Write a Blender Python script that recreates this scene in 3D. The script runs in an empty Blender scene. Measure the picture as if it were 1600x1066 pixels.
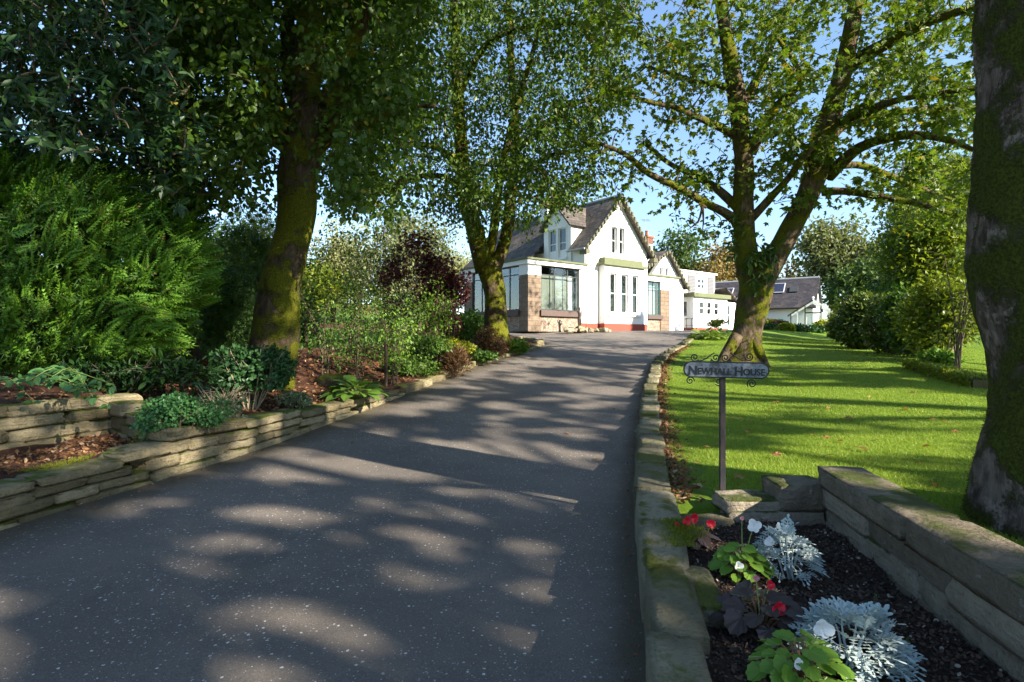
import bpy, bmesh, math, random
import numpy as np
from mathutils import Vector, Matrix

random.seed(7)
rng = np.random.default_rng(11)
scene = bpy.context.scene
col = scene.collection
R = math.radians

# ------------------------------------------------------------------ camera
EYE, F = 1.35, 889.0
cam_d = bpy.data.cameras.new('camera')
cam_d.lens = 20.0
cam_d.sensor_width = 36.0
cam_d.clip_end = 3000
cam = bpy.data.objects.new('camera', cam_d)
cam.location = (0, 0, EYE)
cam.rotation_euler = (R(90), 0, 0)
col.objects.link(cam)
scene.camera = cam

# ------------------------------------------------------------------ sky, sun, exposure
SUN_EL = R(28)
SUN_H = Vector((0.82, -0.57, 0)).normalized()
SUN = Vector((SUN_H.x * math.cos(SUN_EL), SUN_H.y * math.cos(SUN_EL), math.sin(SUN_EL)))
world = bpy.data.worlds.new('World')
scene.world = world
world.use_nodes = True
wn = world.node_tree.nodes
wl = world.node_tree.links
wn.clear()
sky = wn.new('ShaderNodeTexSky')
sky.sky_type = 'NISHITA'
sky.sun_disc = False
sky.sun_elevation = SUN_EL
sky.sun_rotation = math.atan2(SUN_H.x, SUN_H.y)
sky.altitude = 100
sky.air_density = 1.0
sky.dust_density = 0.35
sky.ozone_density = 2.6
bg = wn.new('ShaderNodeBackground')
bg.inputs['Strength'].default_value = 0.10
wo = wn.new('ShaderNodeOutputWorld')
wl.new(sky.outputs[0], bg.inputs[0])
wl.new(bg.outputs[0], wo.inputs[0])
sun_d = bpy.data.lights.new('sun', 'SUN')
sun_d.energy = 5.0
sun_d.angle = R(0.53)
sun_d.color = (1.0, 0.91, 0.78)
sun_o = bpy.data.objects.new('sun', sun_d)
sun_o.rotation_euler = SUN.to_track_quat('Z', 'Y').to_euler()
sun_o.location = (30, -20, 30)
col.objects.link(sun_o)
scene.view_settings.view_transform = 'Standard'
scene.view_settings.look = 'None'
scene.view_settings.exposure = 1.75
scene.view_settings.gamma = 1.0
scene.cycles.use_denoising = True
scene.cycles.max_bounces = 7
scene.cycles.diffuse_bounces = 4
scene.cycles.transmission_bounces = 4
scene.cycles.transparent_max_bounces = 8
scene.cycles.caustics_reflective = False
scene.cycles.caustics_refractive = False
scene.cycles.sample_clamp_indirect = 8

# ------------------------------------------------------------------ helpers
def at(px, py, d):
    """a point seen at that place of the 1600 x 1066 photograph, d metres away"""
    return np.array([(px - 800) / F * d, d, EYE + (533 - py) / F * d])

def norm(a):
    a = np.asarray(a, float)
    return a / np.maximum(np.linalg.norm(a, axis=-1, keepdims=True), 1e-9)

def smooth(a, b, x):
    t = np.clip((np.asarray(x, float) - a) / (b - a), 0, 1)
    return t * t * (3 - 2 * t)

def noise3(p, s=1.0, seed=0.0):
    """cheap smooth pseudo noise, about -1..1"""
    p = np.asarray(p, float) * s + seed
    x, y, z = p[..., 0], p[..., 1], p[..., 2]
    return (np.sin(1.7 * x + 2.3 * np.sin(1.1 * y + z)) + np.sin(2.1 * y + 1.9 * np.sin(1.3 * z + .7 * x) + 1.3)
            + np.sin(1.9 * z + 2.1 * np.sin(1.2 * x + .9 * y) + 2.7)) / 3

def tag(o, label=None, cat=None, group=None, kind=None):
    if label: o['label'] = label
    if cat: o['category'] = cat
    if group: o['group'] = group
    if kind: o['kind'] = kind
    return o

def link(o, parent=None):
    col.objects.link(o)
    if parent is not None: o.parent = parent
    return o

def empty(name, loc=(0, 0, 0), rz=0.0):
    o = bpy.data.objects.new(name, None)
    o.empty_display_size = .2
    o.location = loc
    o.rotation_euler = (0, 0, rz)
    return link(o)

def make_mesh(name, V, faces, smooth_shade=False):
    """faces: a list of int arrays, each (n, k)"""
    me = bpy.data.meshes.new(name)
    V = np.asarray(V, np.float32)
    faces = [np.asarray(f, np.int32) for f in faces if len(f)]
    nl = sum(f.size for f in faces)
    npoly = sum(len(f) for f in faces)
    me.vertices.add(len(V)); me.vertices.foreach_set('co', V.ravel())
    me.loops.add(nl)
    me.loops.foreach_set('vertex_index', np.concatenate([f.ravel() for f in faces]))
    me.polygons.add(npoly)
    tot = np.concatenate([np.full(len(f), f.shape[1], np.int32) for f in faces])
    st = np.concatenate([[0], np.cumsum(tot)[:-1]]).astype(np.int32)
    me.polygons.foreach_set('loop_start', st)
    me.polygons.foreach_set('loop_total', tot)
    me.polygons.foreach_set('use_smooth', np.full(npoly, bool(smooth_shade)))
    me.update(calc_edges=True)
    return me

class Acc:
    """collects geometry for ONE mesh object"""
    def __init__(s): s.V = []; s.F = {}; s.n = 0
    def add(s, V, faces):
        V = np.asarray(V, float)
        for f in faces:
            f = np.asarray(f, int)
            if len(f): s.F.setdefault(f.shape[1], []).append(f + s.n)
        s.V.append(V); s.n += len(V)
        return s
    def box(s, x0, x1, y0, y1, z0, z1):
        V = [(x, y, z) for z in (z0, z1) for y in (y0, y1) for x in (x0, x1)]
        return s.add(V, [[(0, 2, 3, 1), (4, 5, 7, 6), (0, 1, 5, 4), (2, 6, 7, 3), (0, 4, 6, 2), (1, 3, 7, 5)]])
    def tube(s, pts, rad, seg=6, cap=True, wob=0.0, seed=0.0):
        V, q, caps = tube_geo(pts, rad, seg, wob, seed)
        s.add(V, [q])
        if cap:
            n = len(V)
            s.F.setdefault(seg, []).append(np.array([list(range(seg))[::-1], list(range(n - seg, n))]) + s.n - n)
        return s
    def mesh(s, name, sm=False):
        V = np.concatenate(s.V)
        return make_mesh(name, V, [np.concatenate(f) for f in s.F.values()], sm)
    def obj(s, name, mat, parent=None, sm=False, kind=None):
        me = s.mesh(name, sm)
        me.materials.append(mat)
        o = bpy.data.objects.new(name, me)
        if kind: o['kind'] = kind
        return link(o, parent)

def tube_geo(pts, rad, seg=6, wob=0.0, seed=0.0):
    pts = np.asarray(pts, float); n = len(pts)
    rad = np.asarray(rad, float) * np.ones(n)
    T = norm(np.gradient(pts, axis=0))
    up = np.array([0.31, 0.17, 0.93]) if abs(T[0][2]) < .8 else np.array([0.97, .2, .1])
    A = np.zeros((n, 3)); a = norm(np.cross(T[0], up))
    for i in range(n):
        a = a - T[i] * np.dot(a, T[i]); a = norm(a); A[i] = a
    B = np.cross(T, A)
    th = np.linspace(0, 2 * math.pi, seg, endpoint=False)
    ring = A[:, None, :] * np.cos(th)[None, :, None] + B[:, None, :] * np.sin(th)[None, :, None]
    r = rad[:, None] * np.ones(seg)[None]
    if wob:
        q = pts[:, None, :] + ring * rad[:, None, None]
        r = r * (1 + wob * (noise3(q, 2.2, seed) + .6 * noise3(q * np.array([1, 1, .35]), 7.0, seed + 3) + .25 * noise3(q, 17, seed)))
    V = (pts[:, None, :] + ring * r[..., None]).reshape(-1, 3)
    i = np.arange(n - 1)[:, None] * seg; j = np.arange(seg)[None]
    j2 = (j + 1) % seg
    q = np.stack([i + j, i + j2, i + seg + j2, i + seg + j], -1).reshape(-1, 4)
    return V, q, None

def spline(pts, n):
    """Catmull-Rom resampling of rows of any width"""
    P = np.asarray(pts, float)
    P = np.vstack([2 * P[0] - P[1], P, 2 * P[-1] - P[-2]])
    out = []
    m = len(P) - 3
    for k in range(n):
        u = k / (n - 1) * m
        i = min(int(u), m - 1); t = u - i
        a, b, c, d = P[i:i + 4]
        out.append(.5 * ((2 * b) + (-a + c) * t + (2 * a - 5 * b + 4 * c - d) * t * t + (-a + 3 * b - 3 * c + d) * t ** 3))
    return np.array(out)

# ------------------------------------------------------------------ materials
class NT:
    def __init__(s, name):
        s.m = bpy.data.materials.new(name); s.m.use_nodes = True
        s.t = s.m.node_tree; s.t.nodes.clear()
        s.out = s.t.nodes.new('ShaderNodeOutputMaterial')
    def n(s, typ, **kw):
        nd = s.t.nodes.new(typ)
        for k, v in kw.items():
            if k.startswith('_'): setattr(nd, k[1:], v)
            else:
                key = k.replace('__', ' ')
                s.set(nd.inputs[key], v)
        return nd
    def set(s, inp, v):
        if isinstance(v, bpy.types.NodeSocket): s.t.links.new(v, inp)
        elif isinstance(v, tuple) and len(v) == 3 and inp.type == 'RGBA': inp.default_value = (*v, 1)
        else: inp.default_value = v
    def mix(s, fac, a, b, typ='MIX'):
        nd = s.t.nodes.new('ShaderNodeMix'); nd.data_type = 'RGBA'; nd.blend_type = typ
        s.set(nd.inputs[0], fac); s.set(nd.inputs[6], a); s.set(nd.inputs[7], b)
        return nd.outputs[2]
    def math(s, op, a, b=0.0, clamp=False):
        nd = s.t.nodes.new('ShaderNodeMath'); nd.operation = op; nd.use_clamp = clamp
        s.set(nd.inputs[0], a); s.set(nd.inputs[1], b)
        return nd.outputs[0]
    def ramp(s, fac, a, b):
        nd = s.t.nodes.new('ShaderNodeMapRange'); nd.interpolation_type = 'SMOOTHSTEP'
        s.set(nd.inputs[0], fac); nd.inputs[1].default_value = a; nd.inputs[2].default_value = b
        return nd.outputs[0]
    def coord(s, kind='Object', scale=(1, 1, 1)):
        tc = s.t.nodes.new('ShaderNodeTexCoord')
        mp = s.t.nodes.new('ShaderNodeMapping'); mp.inputs['Scale'].default_value = scale
        s.t.links.new(tc.outputs[kind], mp.inputs[0])
        return mp.outputs[0]
    def world(s, scale=(1, 1, 1)):
        g = s.t.nodes.new('ShaderNodeNewGeometry')
        mp = s.t.nodes.new('ShaderNodeMapping'); mp.inputs['Scale'].default_value = scale
        s.t.links.new(g.outputs['Position'], mp.inputs[0])
        return mp.outputs[0]
    def noise(s, vec, scale, detail=4, rough=.55):
        nd = s.t.nodes.new('ShaderNodeTexNoise')
        s.t.links.new(vec, nd.inputs['Vector'])
        nd.inputs['Scale'].default_value = scale; nd.inputs['Detail'].default_value = detail; nd.inputs['Roughness'].default_value = rough
        return nd.outputs[0]
    def bump(s, h, dist=.01, strength=1.0):
        nd = s.t.nodes.new('ShaderNodeBump'); nd.inputs['Distance'].default_value = dist; nd.inputs['Strength'].default_value = strength
        s.t.links.new(h, nd.inputs['Height'])
        return nd.outputs[0]
    def principled(s, color, rough=.8, normal=None, spec=.3, metal=0.0):
        p = s.t.nodes.new('ShaderNodeBsdfPrincipled')
        s.set(p.inputs['Base Color'], color); s.set(p.inputs['Roughness'], rough)
        p.inputs['Specular IOR Level'].default_value = spec; p.inputs['Metallic'].default_value = metal
        if normal is not None: s.t.links.new(normal, p.inputs['Normal'])
        return p.outputs[0]
    def finish(s, shader):
        s.t.links.new(shader, s.out.inputs[0]); return s.m

def m_plain(name, c, rough=.6, var=.15, scale=8, bump=.002, spec=.3, metal=0.0):
    t = NT(name); v = t.coord()
    n = t.noise(v, scale, 5)
    cc = t.mix(t.math('MULTIPLY', n, 1.0), tuple(x * (1 - var) for x in c), tuple(min(1, x * (1 + var)) for x in c))
    return t.finish(t.principled(cc, rough, t.bump(n, bump) if bump else None, spec, metal))

def m_leaf(name, c1, c2, trans=.35, rough=.5, tint=(1.25, 1.25, .55), spec=.35, c3=None, f3=.06):
    """leaf: colour differs from leaf to leaf; part of the light passes through the blade"""
    t = NT(name)
    g = t.n('ShaderNodeNewGeometry')
    rnd = g.outputs['Random Per Island']
    nz = t.ramp(t.noise(t.world(), 1.3, 2), .3, .7)
    c = t.mix(t.math('ADD', t.math('MULTIPLY', rnd, .65), t.math('MULTIPLY', nz, .35)), c1, c2)
    if c3 is not None:
        c = t.mix(t.math('GREATER_THAN', t.math('FRACT', t.math('MULTIPLY', rnd, 37.3)), 1 - f3), c, c3)
    p = t.principled(c, rough, None, spec)
    tr = t.t.nodes.new('ShaderNodeBsdfTranslucent')
    t.set(tr.inputs[0], t.mix(1.0, c, tint, 'MULTIPLY'))
    mx = t.t.nodes.new('ShaderNodeMixShader'); mx.inputs[0].default_value = trans
    t.t.links.new(p, mx.inputs[1]); t.t.links.new(tr.outputs[0], mx.inputs[2])
    return t.finish(mx.outputs[0])

def m_bark(name, bark1, bark2, moss, amount=.5, sc=1.0, lichen=None):
    t = NT(name)
    v = t.coord('Object', (1, 1, .35)); v2 = t.coord()
    n1 = t.noise(v, 14 * sc, 8, .65); n2 = t.noise(v2, 2.1 * sc, 5, .6); n3 = t.noise(v2, 55 * sc, 4, .7)
    c = t.mix(t.ramp(n1, .3, .7), bark1, bark2)
    if lichen:
        c = t.mix(t.math('MULTIPLY', t.ramp(t.noise(v2, 5.5 * sc, 6, .65), .54, .62), .85), c, lichen)
    mf = t.ramp(t.math('ADD', n2, t.math('MULTIPLY', n3, .22)), .71 - amount * .3, .80 - amount * .3)
    mcol = t.mix(t.ramp(n3, .3, .7), tuple(x * .45 for x in moss), tuple(min(1, x * 1.35) for x in moss))
    c = t.mix(mf, c, mcol)
    h = t.math('ADD', t.math('MULTIPLY', n1, 1.0), t.math('MULTIPLY', t.math('MULTIPLY', n3, mf), .8))
    return t.finish(t.principled(c, .95, t.bump(h, .05, 1.0), .1))

def m_stone(name, c1, c2, moss=(.10, .13, .02), amount=.45, sc=1.0):
    t = NT(name)
    v = t.world()
    oi = t.n('ShaderNodeObjectInfo')
    n1 = t.noise(v, 9 * sc, 8, .65); n2 = t.noise(v, 45 * sc, 5, .7); n3 = t.noise(v, 2.6, 4, .6)
    c = t.mix(t.ramp(t.math('ADD', t.math('MULTIPLY', n1, .6), t.math('MULTIPLY', oi.outputs['Random'], .4)), .28, .75), c1, c2)
    c = t.mix(t.math('MULTIPLY', t.ramp(n2, .52, .72), .45), c, tuple(x * .35 for x in c1))
    c = t.mix(t.math('MULTIPLY', t.ramp(t.noise(v, 17, 6, .7), .62, .68), .6), c, (.42, .42, .36))
    g = t.n('ShaderNodeNewGeometry')
    sep = t.n('ShaderNodeSeparateXYZ'); t.t.links.new(g.outputs['Normal'], sep.inputs[0])
    upf = t.math('MULTIPLY', t.ramp(sep.outputs[2], .25, .9), .28)
    mf = t.ramp(t.math('ADD', t.math('ADD', n3, upf), t.math('MULTIPLY', n2, .15)), .82 - amount * .3, .95 - amount * .3)
    c = t.mix(mf, c, t.mix(n2, tuple(x * .5 for x in moss), tuple(x * 1.6 for x in moss)))
    bed_ = t.noise(t.world((2.5, 2.5, 26)), 1.6, 6, .65)
    c = t.mix(t.math('MULTIPLY', t.ramp(bed_, .5, .7), .22), c, tuple(x * .5 for x in c1))
    h = t.math('ADD', t.math('ADD', n1, t.math('MULTIPLY', n2, .45)), t.math('MULTIPLY', bed_, .4))
    return t.finish(t.principled(c, .92, t.bump(h, .07, 1.0), .15))

def m_white(name, c=(.8, .8, .78), dirt=.5):
    t = NT(name); v = t.world((1, 1, .5))
    n = t.noise(v, 1.1, 6, .6); n2 = t.noise(t.world(), 30, 4, .6)
    cc = t.mix(t.math('MULTIPLY', t.ramp(n, .5, .8), dirt), c, tuple(x * .82 for x in c))
    return t.finish(t.principled(cc, .85, t.bump(n2, .006), .2))

def wall_vec(t):
    tc = t.n('ShaderNodeTexCoord'); s = t.n('ShaderNodeSeparateXYZ'); t.t.links.new(tc.outputs['Object'], s.inputs[0])
    cb = t.n('ShaderNodeCombineXYZ'); t.t.links.new(t.math('ADD', s.outputs[0], s.outputs[1]), cb.inputs[0]); t.t.links.new(s.outputs[2], cb.inputs[1])
    return cb.outputs[0]

def m_brick(name, c1, c2, mortar, bw, bh, ms=.012, vec='UV', bump=.01, rough=.85, noise_c=None):
    """courses of units: vec 'UV' is in metres"""
    t = NT(name)
    v = wall_vec(t) if vec == 'Object' else t.coord(vec)
    b = t.n('ShaderNodeTexBrick', Scale=1.0)
    t.t.links.new(v, b.inputs['Vector'])
    t.set(b.inputs['Color1'], c1); t.set(b.inputs['Color2'], c2); t.set(b.inputs['Mortar'], mortar)
    b.inputs['Mortar Size'].default_value = ms; b.inputs['Brick Width'].default_value = bw; b.inputs['Row Height'].default_value = bh
    b.inputs['Mortar Smooth'].default_value = .3
    n = t.noise(v, 6, 6, .65)
    c = t.mix(t.math('MULTIPLY', t.ramp(n, .35, .7), .5), b.outputs[0], tuple(x * .55 for x in c1))
    if noise_c:
        c = t.mix(t.math('MULTIPLY', t.ramp(t.noise(v, 1.3, 6, .7), .5, .68), .7), c, noise_c)
    h = t.math('ADD', t.math('MULTIPLY', b.outputs[1], -1.0), t.math('MULTIPLY', n, .5))
    return t.finish(t.principled(c, rough, t.bump(h, bump), .2))

def m_glass(name, tint=(.9, .95, .95), refl=1.0):
    t = NT(name)
    tr = t.n('ShaderNodeBsdfTransparent', Color=tint)
    gl = t.n('ShaderNodeBsdfGlossy', Roughness=.02)
    fr = t.n('ShaderNodeLayerWeight', Blend=.5)
    mx = t.n('ShaderNodeMixShader')
    t.set(mx.inputs[0], t.math('ADD', t.math('MULTIPLY', t.math('POWER', fr.outputs[1], 4.0), .8 * refl), .07, True))
    t.t.links.new(tr.outputs[0], mx.inputs[1]); t.t.links.new(gl.outputs[0], mx.inputs[2])
    return t.finish(mx.outputs[0])

M = {}
# tarmac with white stone chips rolled into it
def _asphalt():
    t = NT('tarmac')
    v = t.world()
    n1 = t.noise(v, .55, 5, .6); n2 = t.noise(v, 160, 3, .7); n3 = t.noise(v, 6, 6, .65)
    c = t.mix(t.ramp(n1, .35, .65), (.142, .119, .096), (.212, .178, .143))
    c = t.mix(t.math('MULTIPLY', t.ramp(n3, .45, .75), .35), c, (.085, .08, .076))
    c = t.mix(t.math('MULTIPLY', t.ramp(n2, .35, .7), .6), c, (.05, .047, .046), 'MIX')
    ag = t.noise(v, 75, 3, .6)
    c = t.mix(t.math('MULTIPLY', t.ramp(ag, .5, .72), .4), c, (.26, .215, .18))
    vo = t.n('ShaderNodeTexVoronoi', Scale=47.0); vo.feature = 'F1'
    wv = t.world((1, 1, 0))
    warp = t.n('ShaderNodeTexNoise', Scale=70.0); t.t.links.new(wv, warp.inputs['Vector'])
    av = t.n('ShaderNodeVectorMath'); av.operation = 'MULTIPLY_ADD'
    t.t.links.new(warp.outputs[1], av.inputs[0]); av.inputs[1].default_value = (.012, .012, 0); t.t.links.new(wv, av.inputs[2])
    t.t.links.new(av.outputs[0], vo.inputs['Vector'])
    sc = t.n('ShaderNodeSeparateColor'); t.t.links.new(vo.outputs['Color'], sc.inputs[0])
    dens = t.ramp(t.noise(v, .8, 4, .6), .3, .75)
    thr = t.math('SUBTRACT', .92, t.math('MULTIPLY', dens, .26))
    rad = t.math('ADD', .09, t.math('MULTIPLY', sc.outputs[1], .27))
    chip = t.math('MULTIPLY', t.math('GREATER_THAN', sc.outputs[0], thr), t.math('LESS_THAN', vo.outputs['Distance'], rad))
    vo2 = t.n('ShaderNodeTexVoronoi', Scale=105.0); t.t.links.new(av.outputs[0], vo2.inputs['Vector'])
    s2 = t.n('ShaderNodeSeparateColor'); t.t.links.new(vo2.outputs['Color'], s2.inputs[0])
    chip2 = t.math('MULTIPLY', t.math('GREATER_THAN', s2.outputs[0], t.math('ADD', thr, .03)), t.math('LESS_THAN', vo2.outputs['Distance'], t.math('ADD', .15, t.math('MULTIPLY', s2.outputs[1], .25))))
    c = t.mix(t.math('MULTIPLY', chip2, .7), c, t.mix(s2.outputs[2], (.30, .26, .22), (.58, .56, .53)))
    c = t.mix(t.math('MULTIPLY', chip, .92), c, t.mix(sc.outputs[2], (.42, .39, .35), (.66, .64, .61)))
    # greenish algae along the edges of the drive
    alg = t.ramp(t.noise(v, 1.1, 5, .65), .58, .75)
    c = t.mix(t.math('MULTIPLY', alg, .22), c, (.085, .085, .035))
    ed = t.n('ShaderNodeAttribute'); ed.attribute_name = 'edge_dirt'
    dirt = t.ramp(t.math('ADD', ed.outputs['Fac'], t.math('MULTIPLY', t.math('SUBTRACT', t.noise(v, 3.5, 6, .7), .5), .9)), .25, .9)
    c = t.mix(t.math('MULTIPLY', dirt, .75), c, t.mix(n3, (.045, .036, .022), (.10, .085, .045)))
    st = t.ramp(t.noise(t.world((1, .35, 1)), 1.4, 6, .7), .56, .66)
    c = t.mix(t.math('MULTIPLY', st, .35), c, (.06, .055, .05))
    h = t.math('ADD', n2, t.math('MULTIPLY', chip, .5))
    return t.finish(t.principled(c, .82, t.bump(t.math('ADD', h, ag), .008, 1.0), .35))
M['tarmac'] = _asphalt()

def _soil(name, c1, c2):
    t = NT(name); v = t.world()
    n1 = t.noise(v, 30, 8, .75); n2 = t.noise(v, 3, 4)
    c = t.mix(t.ramp(n1, .3, .7), c1, c2)
    c = t.mix(t.math('MULTIPLY', t.ramp(n2, .5, .7), .4), c, tuple(x * 1.5 for x in c2))
    return t.finish(t.principled(c, .95, t.bump(n1, .05), .15))
M['soil'] = _soil('soil', (.028, .019, .014), (.085, .056, .042))
M['mulch'] = _soil('mulch', (.05, .022, .012), (.13, .06, .034))

def _grassground():
    t = NT('turf'); v = t.world()
    n1 = t.noise(v, .5, 5, .6); n2 = t.noise(v, 70, 4, .8); n3 = t.noise(v, 8, 4, .7)
    c = t.mix(t.ramp(n1, .3, .7), (.115, .195, .012), (.17, .265, .02))
    c = t.mix(t.math('MULTIPLY', t.ramp(n2, .35, .75), .55), c, (.052, .105, .008))
    c = t.mix(t.math('MULTIPLY', t.ramp(n3, .5, .8), .35), c, (.155, .20, .035))
    return t.finish(t.principled(c, .9, t.bump(n2, .03), .15))
M['turf'] = _grassground()
M['far_field'] = m_plain('far_field', (.23, .21, .09), .95, .35, .05, 0)

M['stone_wall'] = m_stone('stone_wall', (.17, .14, .075), (.36, .30, .18), amount=.12)
M['stone_kerb'] = m_stone('stone_kerb', (.17, .15, .09), (.32, .285, .19), moss=(.10, .11, .02), amount=.05)
M['stone_grey'] = m_stone('stone_grey', (.185, .15, .105), (.38, .32, .235), moss=(.07, .085, .02), amount=-.02)
M['rock'] = m_stone('rock', (.3, .25, .16), (.5, .44, .32), amount=.2)
M['mound'] = m_stone('mound', (.06, .05, .03), (.12, .1, .05), moss=(.10, .12, .015), amount=.9)

M['bark_lime'] = m_bark('bark_lime', (.035, .024, .015), (.11, .08, .05), (.13, .135, .012), .60)
M['bark_syc'] = m_bark('bark_sycamore', (.045, .032, .02), (.17, .125, .08), (.13, .135, .012), .50)
M['bark_near'] = m_bark('bark_near', (.045, .032, .024), (.20, .155, .125), (.075, .09, .014), .56, 1.0, (.27, .22, .18))
M['bark_dark'] = m_bark('bark_dark', (.03, .022, .015), (.09, .065, .045), (.06, .07, .015), .3)
M['twig'] = m_plain('twig', (.095, .07, .045), .9, .4, 20)
M['twig_pale'] = m_plain('twig_pale', (.26, .21, .13), .9, .4, 20)
M['twig_mossy'] = m_plain('twig_mossy', (.075, .068, .025), .9, .4, 12)
M['ivy'] = m_leaf('fern_leaf', (.035, .075, .01), (.075, .13, .02), .3)

M['lf_lime'] = m_leaf('leaf_lime', (.042, .088, .010), (.085, .145, .018), .42, .42, c3=(.28, .22, .03), f3=.012)
M['lf_mid'] = m_leaf('leaf_mid', (.048, .098, .011), (.095, .155, .020), .42, .42, c3=(.24, .22, .03), f3=.008)
M['lf_syc'] = m_leaf('leaf_sycamore', (.062, .112, .010), (.13, .185, .022), .45, .45, c3=(.30, .24, .03), f3=.03)
M['lf_near'] = m_leaf('leaf_near', (.05, .10, .012), (.10, .15, .02), .4, .45)
M['lf_laurel'] = m_leaf('leaf_laurel', (.010, .032, .006), (.024, .060, .012), .14, .42, spec=.25)
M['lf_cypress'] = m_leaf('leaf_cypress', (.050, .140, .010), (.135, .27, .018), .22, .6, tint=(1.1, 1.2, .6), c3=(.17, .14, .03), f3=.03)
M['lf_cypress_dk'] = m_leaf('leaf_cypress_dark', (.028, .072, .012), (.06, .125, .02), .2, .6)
M['lf_box'] = m_leaf('leaf_box', (.035, .11, .03), (.075, .19, .055), .2, .4)
M['lf_azalea'] = m_leaf('leaf_azalea', (.018, .062, .015), (.042, .105, .028), .25, .45)
M['lf_varieg'] = m_leaf('leaf_variegated', (.07, .13, .04), (.30, .34, .2), .25, .5)
M['lf_hosta'] = m_leaf('leaf_hosta', (.07, .155, .022), (.12, .215, .035), .3, .35)
M['lf_hosta_y'] = m_leaf('leaf_hosta_yellow', (.11, .20, .02), (.24, .32, .05), .3, .35)
M['lf_green'] = m_leaf('leaf_green', (.045, .105, .015), (.095, .17, .025), .35, .45)
M['lf_bright'] = m_leaf('leaf_bright', (.08, .17, .015), (.16, .27, .03), .4, .45)
M['lf_yellow'] = m_leaf('leaf_yellow', (.22, .26, .012), (.40, .40, .03), .35, .5)
M['lf_ygreen'] = m_leaf('leaf_yellow_green', (.12, .165, .012), (.22, .26, .025), .45, .45)
M['lf_purple'] = m_leaf('leaf_purple', (.055, .018, .018), (.15, .05, .045), .35, .45, tint=(1.4, .8, .7))
M['lf_bronze'] = m_leaf('leaf_bronze', (.075, .045, .02), (.17, .085, .03), .3, .5, tint=(1.2, 1, .7))
M['lf_rhodo'] = m_leaf('leaf_rhododendron', (.055, .095, .014), (.12, .165, .028), .25, .4, c3=(.2, .15, .05), f3=.05)
M['lf_conifer'] = m_leaf('leaf_conifer', (.03, .085, .022), (.07, .145, .036), .15, .6)
M['lf_brown'] = m_leaf('leaf_brown', (.16, .12, .04), (.28, .20, .07), .35, .6)
M['lf_far'] = m_leaf('leaf_far', (.05, .10, .025), (.10, .15, .035), .3, .6)
M['lf_far_olive'] = m_leaf('leaf_far_olive', (.11, .14, .055), (.20, .215, .09), .3, .6)
M['lf_pale'] = m_leaf('leaf_pale', (.20, .22, .10), (.36, .36, .17), .4, .6)
M['lf_silver'] = m_leaf('leaf_silver', (.32, .40, .385), (.50, .57, .545), .12, .75, tint=(1, 1, 1), spec=.1)
M['lf_beg'] = m_leaf('leaf_begonia', (.09, .20, .02), (.17, .29, .04), .35, .3)
M['lf_begdk'] = m_leaf('leaf_begonia_bronze', (.030, .026, .022), (.075, .05, .045), .2, .28, tint=(1.2, .8, .7))
M['petal_red'] = m_leaf('petal_red', (.62, .010, .03), (.72, .02, .045), .3, .4, tint=(1.2, .6, .6))
M['petal_white'] = m_leaf('petal_white', (.78, .78, .74), (.82, .82, .80), .3, .5, tint=(1, 1, 1))
M['petal_pink'] = m_leaf('petal_pink', (.55, .2, .22), (.6, .25, .27), .3, .5, tint=(1, .9, .9))
M['litter'] = m_leaf('litter', (.075, .032, .014), (.24, .115, .045), .15, .8, tint=(1.2, .8, .5), c3=(.36, .24, .14), f3=.12)
M['fallen'] = m_leaf('fallen_leaf', (.22, .11, .03), (.38, .20, .06), .2, .6, tint=(1.2, .9, .5))
M['grass'] = m_leaf('grass_blade', (.145, .235, .014), (.27, .355, .034), .35, .6, tint=(1.15, 1.2, .5), c3=(.36, .33, .08), f3=.10)
M['chip'] = m_leaf('mulch_chip', (.022, .015, .011), (.11, .07, .048), .0, .95, c3=(.28, .23, .18), f3=.06)
M['stalk'] = m_plain('stalk', (.22, .12, .06), .6, .2, 20, 0)
M['stalk_green'] = m_plain('stalk_green', (.17, .22, .05), .6, .2, 20, 0)

M['white'] = m_white('white_render')
M['white_gloss'] = m_white('white_gloss', (.82, .82, .81), .2)
M['red'] = m_plain('red_plinth_paint', (.30, .065, .042), .8, .2, 5)
M['green_paint'] = m_plain('green_paint', (.13, .145, .075), .8, .3, 6)
M['mossy_board'] = m_plain('mossy_board', (.12, .115, .075), .9, .45, 9)
M['slate'] = m_brick('slate', (.072, .062, .055), (.135, .115, .095), (.03, .027, .024), .26, .19, .010, bump=.02, noise_c=(.20, .16, .11))
M['slate_blue'] = m_brick('slate_blue', (.036, .034, .040), (.062, .056, .062), (.025, .024, .026), .3, .22, .010, bump=.02, noise_c=(.10, .08, .065))
M['sandstone'] = m_brick('sandstone', (.19, .14, .098), (.255, .19, .135), (.16, .122, .09), .42, .20, .012, vec='Object')
M['brick'] = m_brick('red_brick', (.18, .06, .04), (.24, .085, .055), (.2, .17, .14), .23, .075, .01, vec='Object')
def _pebble():
    t = NT('pebbledash'); v = t.coord()
    vo = t.n('ShaderNodeTexVoronoi', Scale=16.0); t.t.links.new(v, vo.inputs['Vector'])
    hs = t.n('ShaderNodeSeparateColor'); t.t.links.new(vo.outputs['Color'], hs.inputs[0])
    c = t.mix(hs.outputs[0], (.34, .29, .22), (.18, .15, .12))
    c = t.mix(t.math('GREATER_THAN', hs.outputs[1], .85), c, (.26, .12, .08))
    return t.finish(t.principled(c, .9, t.bump(t.math('MULTIPLY', vo.outputs['Distance'], -1.0), .03), .2))
M['pebble'] = _pebble()
M['frame_dark'] = m_plain('frame_dark', (.045, .05, .05), .5, .2, 10, 0)
M['frame_teal'] = m_plain('frame_teal', (.03, .10, .09), .5, .2, 10, 0)
M['sill_brown'] = m_plain('sill_brown', (.10, .068, .058), .7, .25, 8)
M['glass'] = m_glass('glass')
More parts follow.
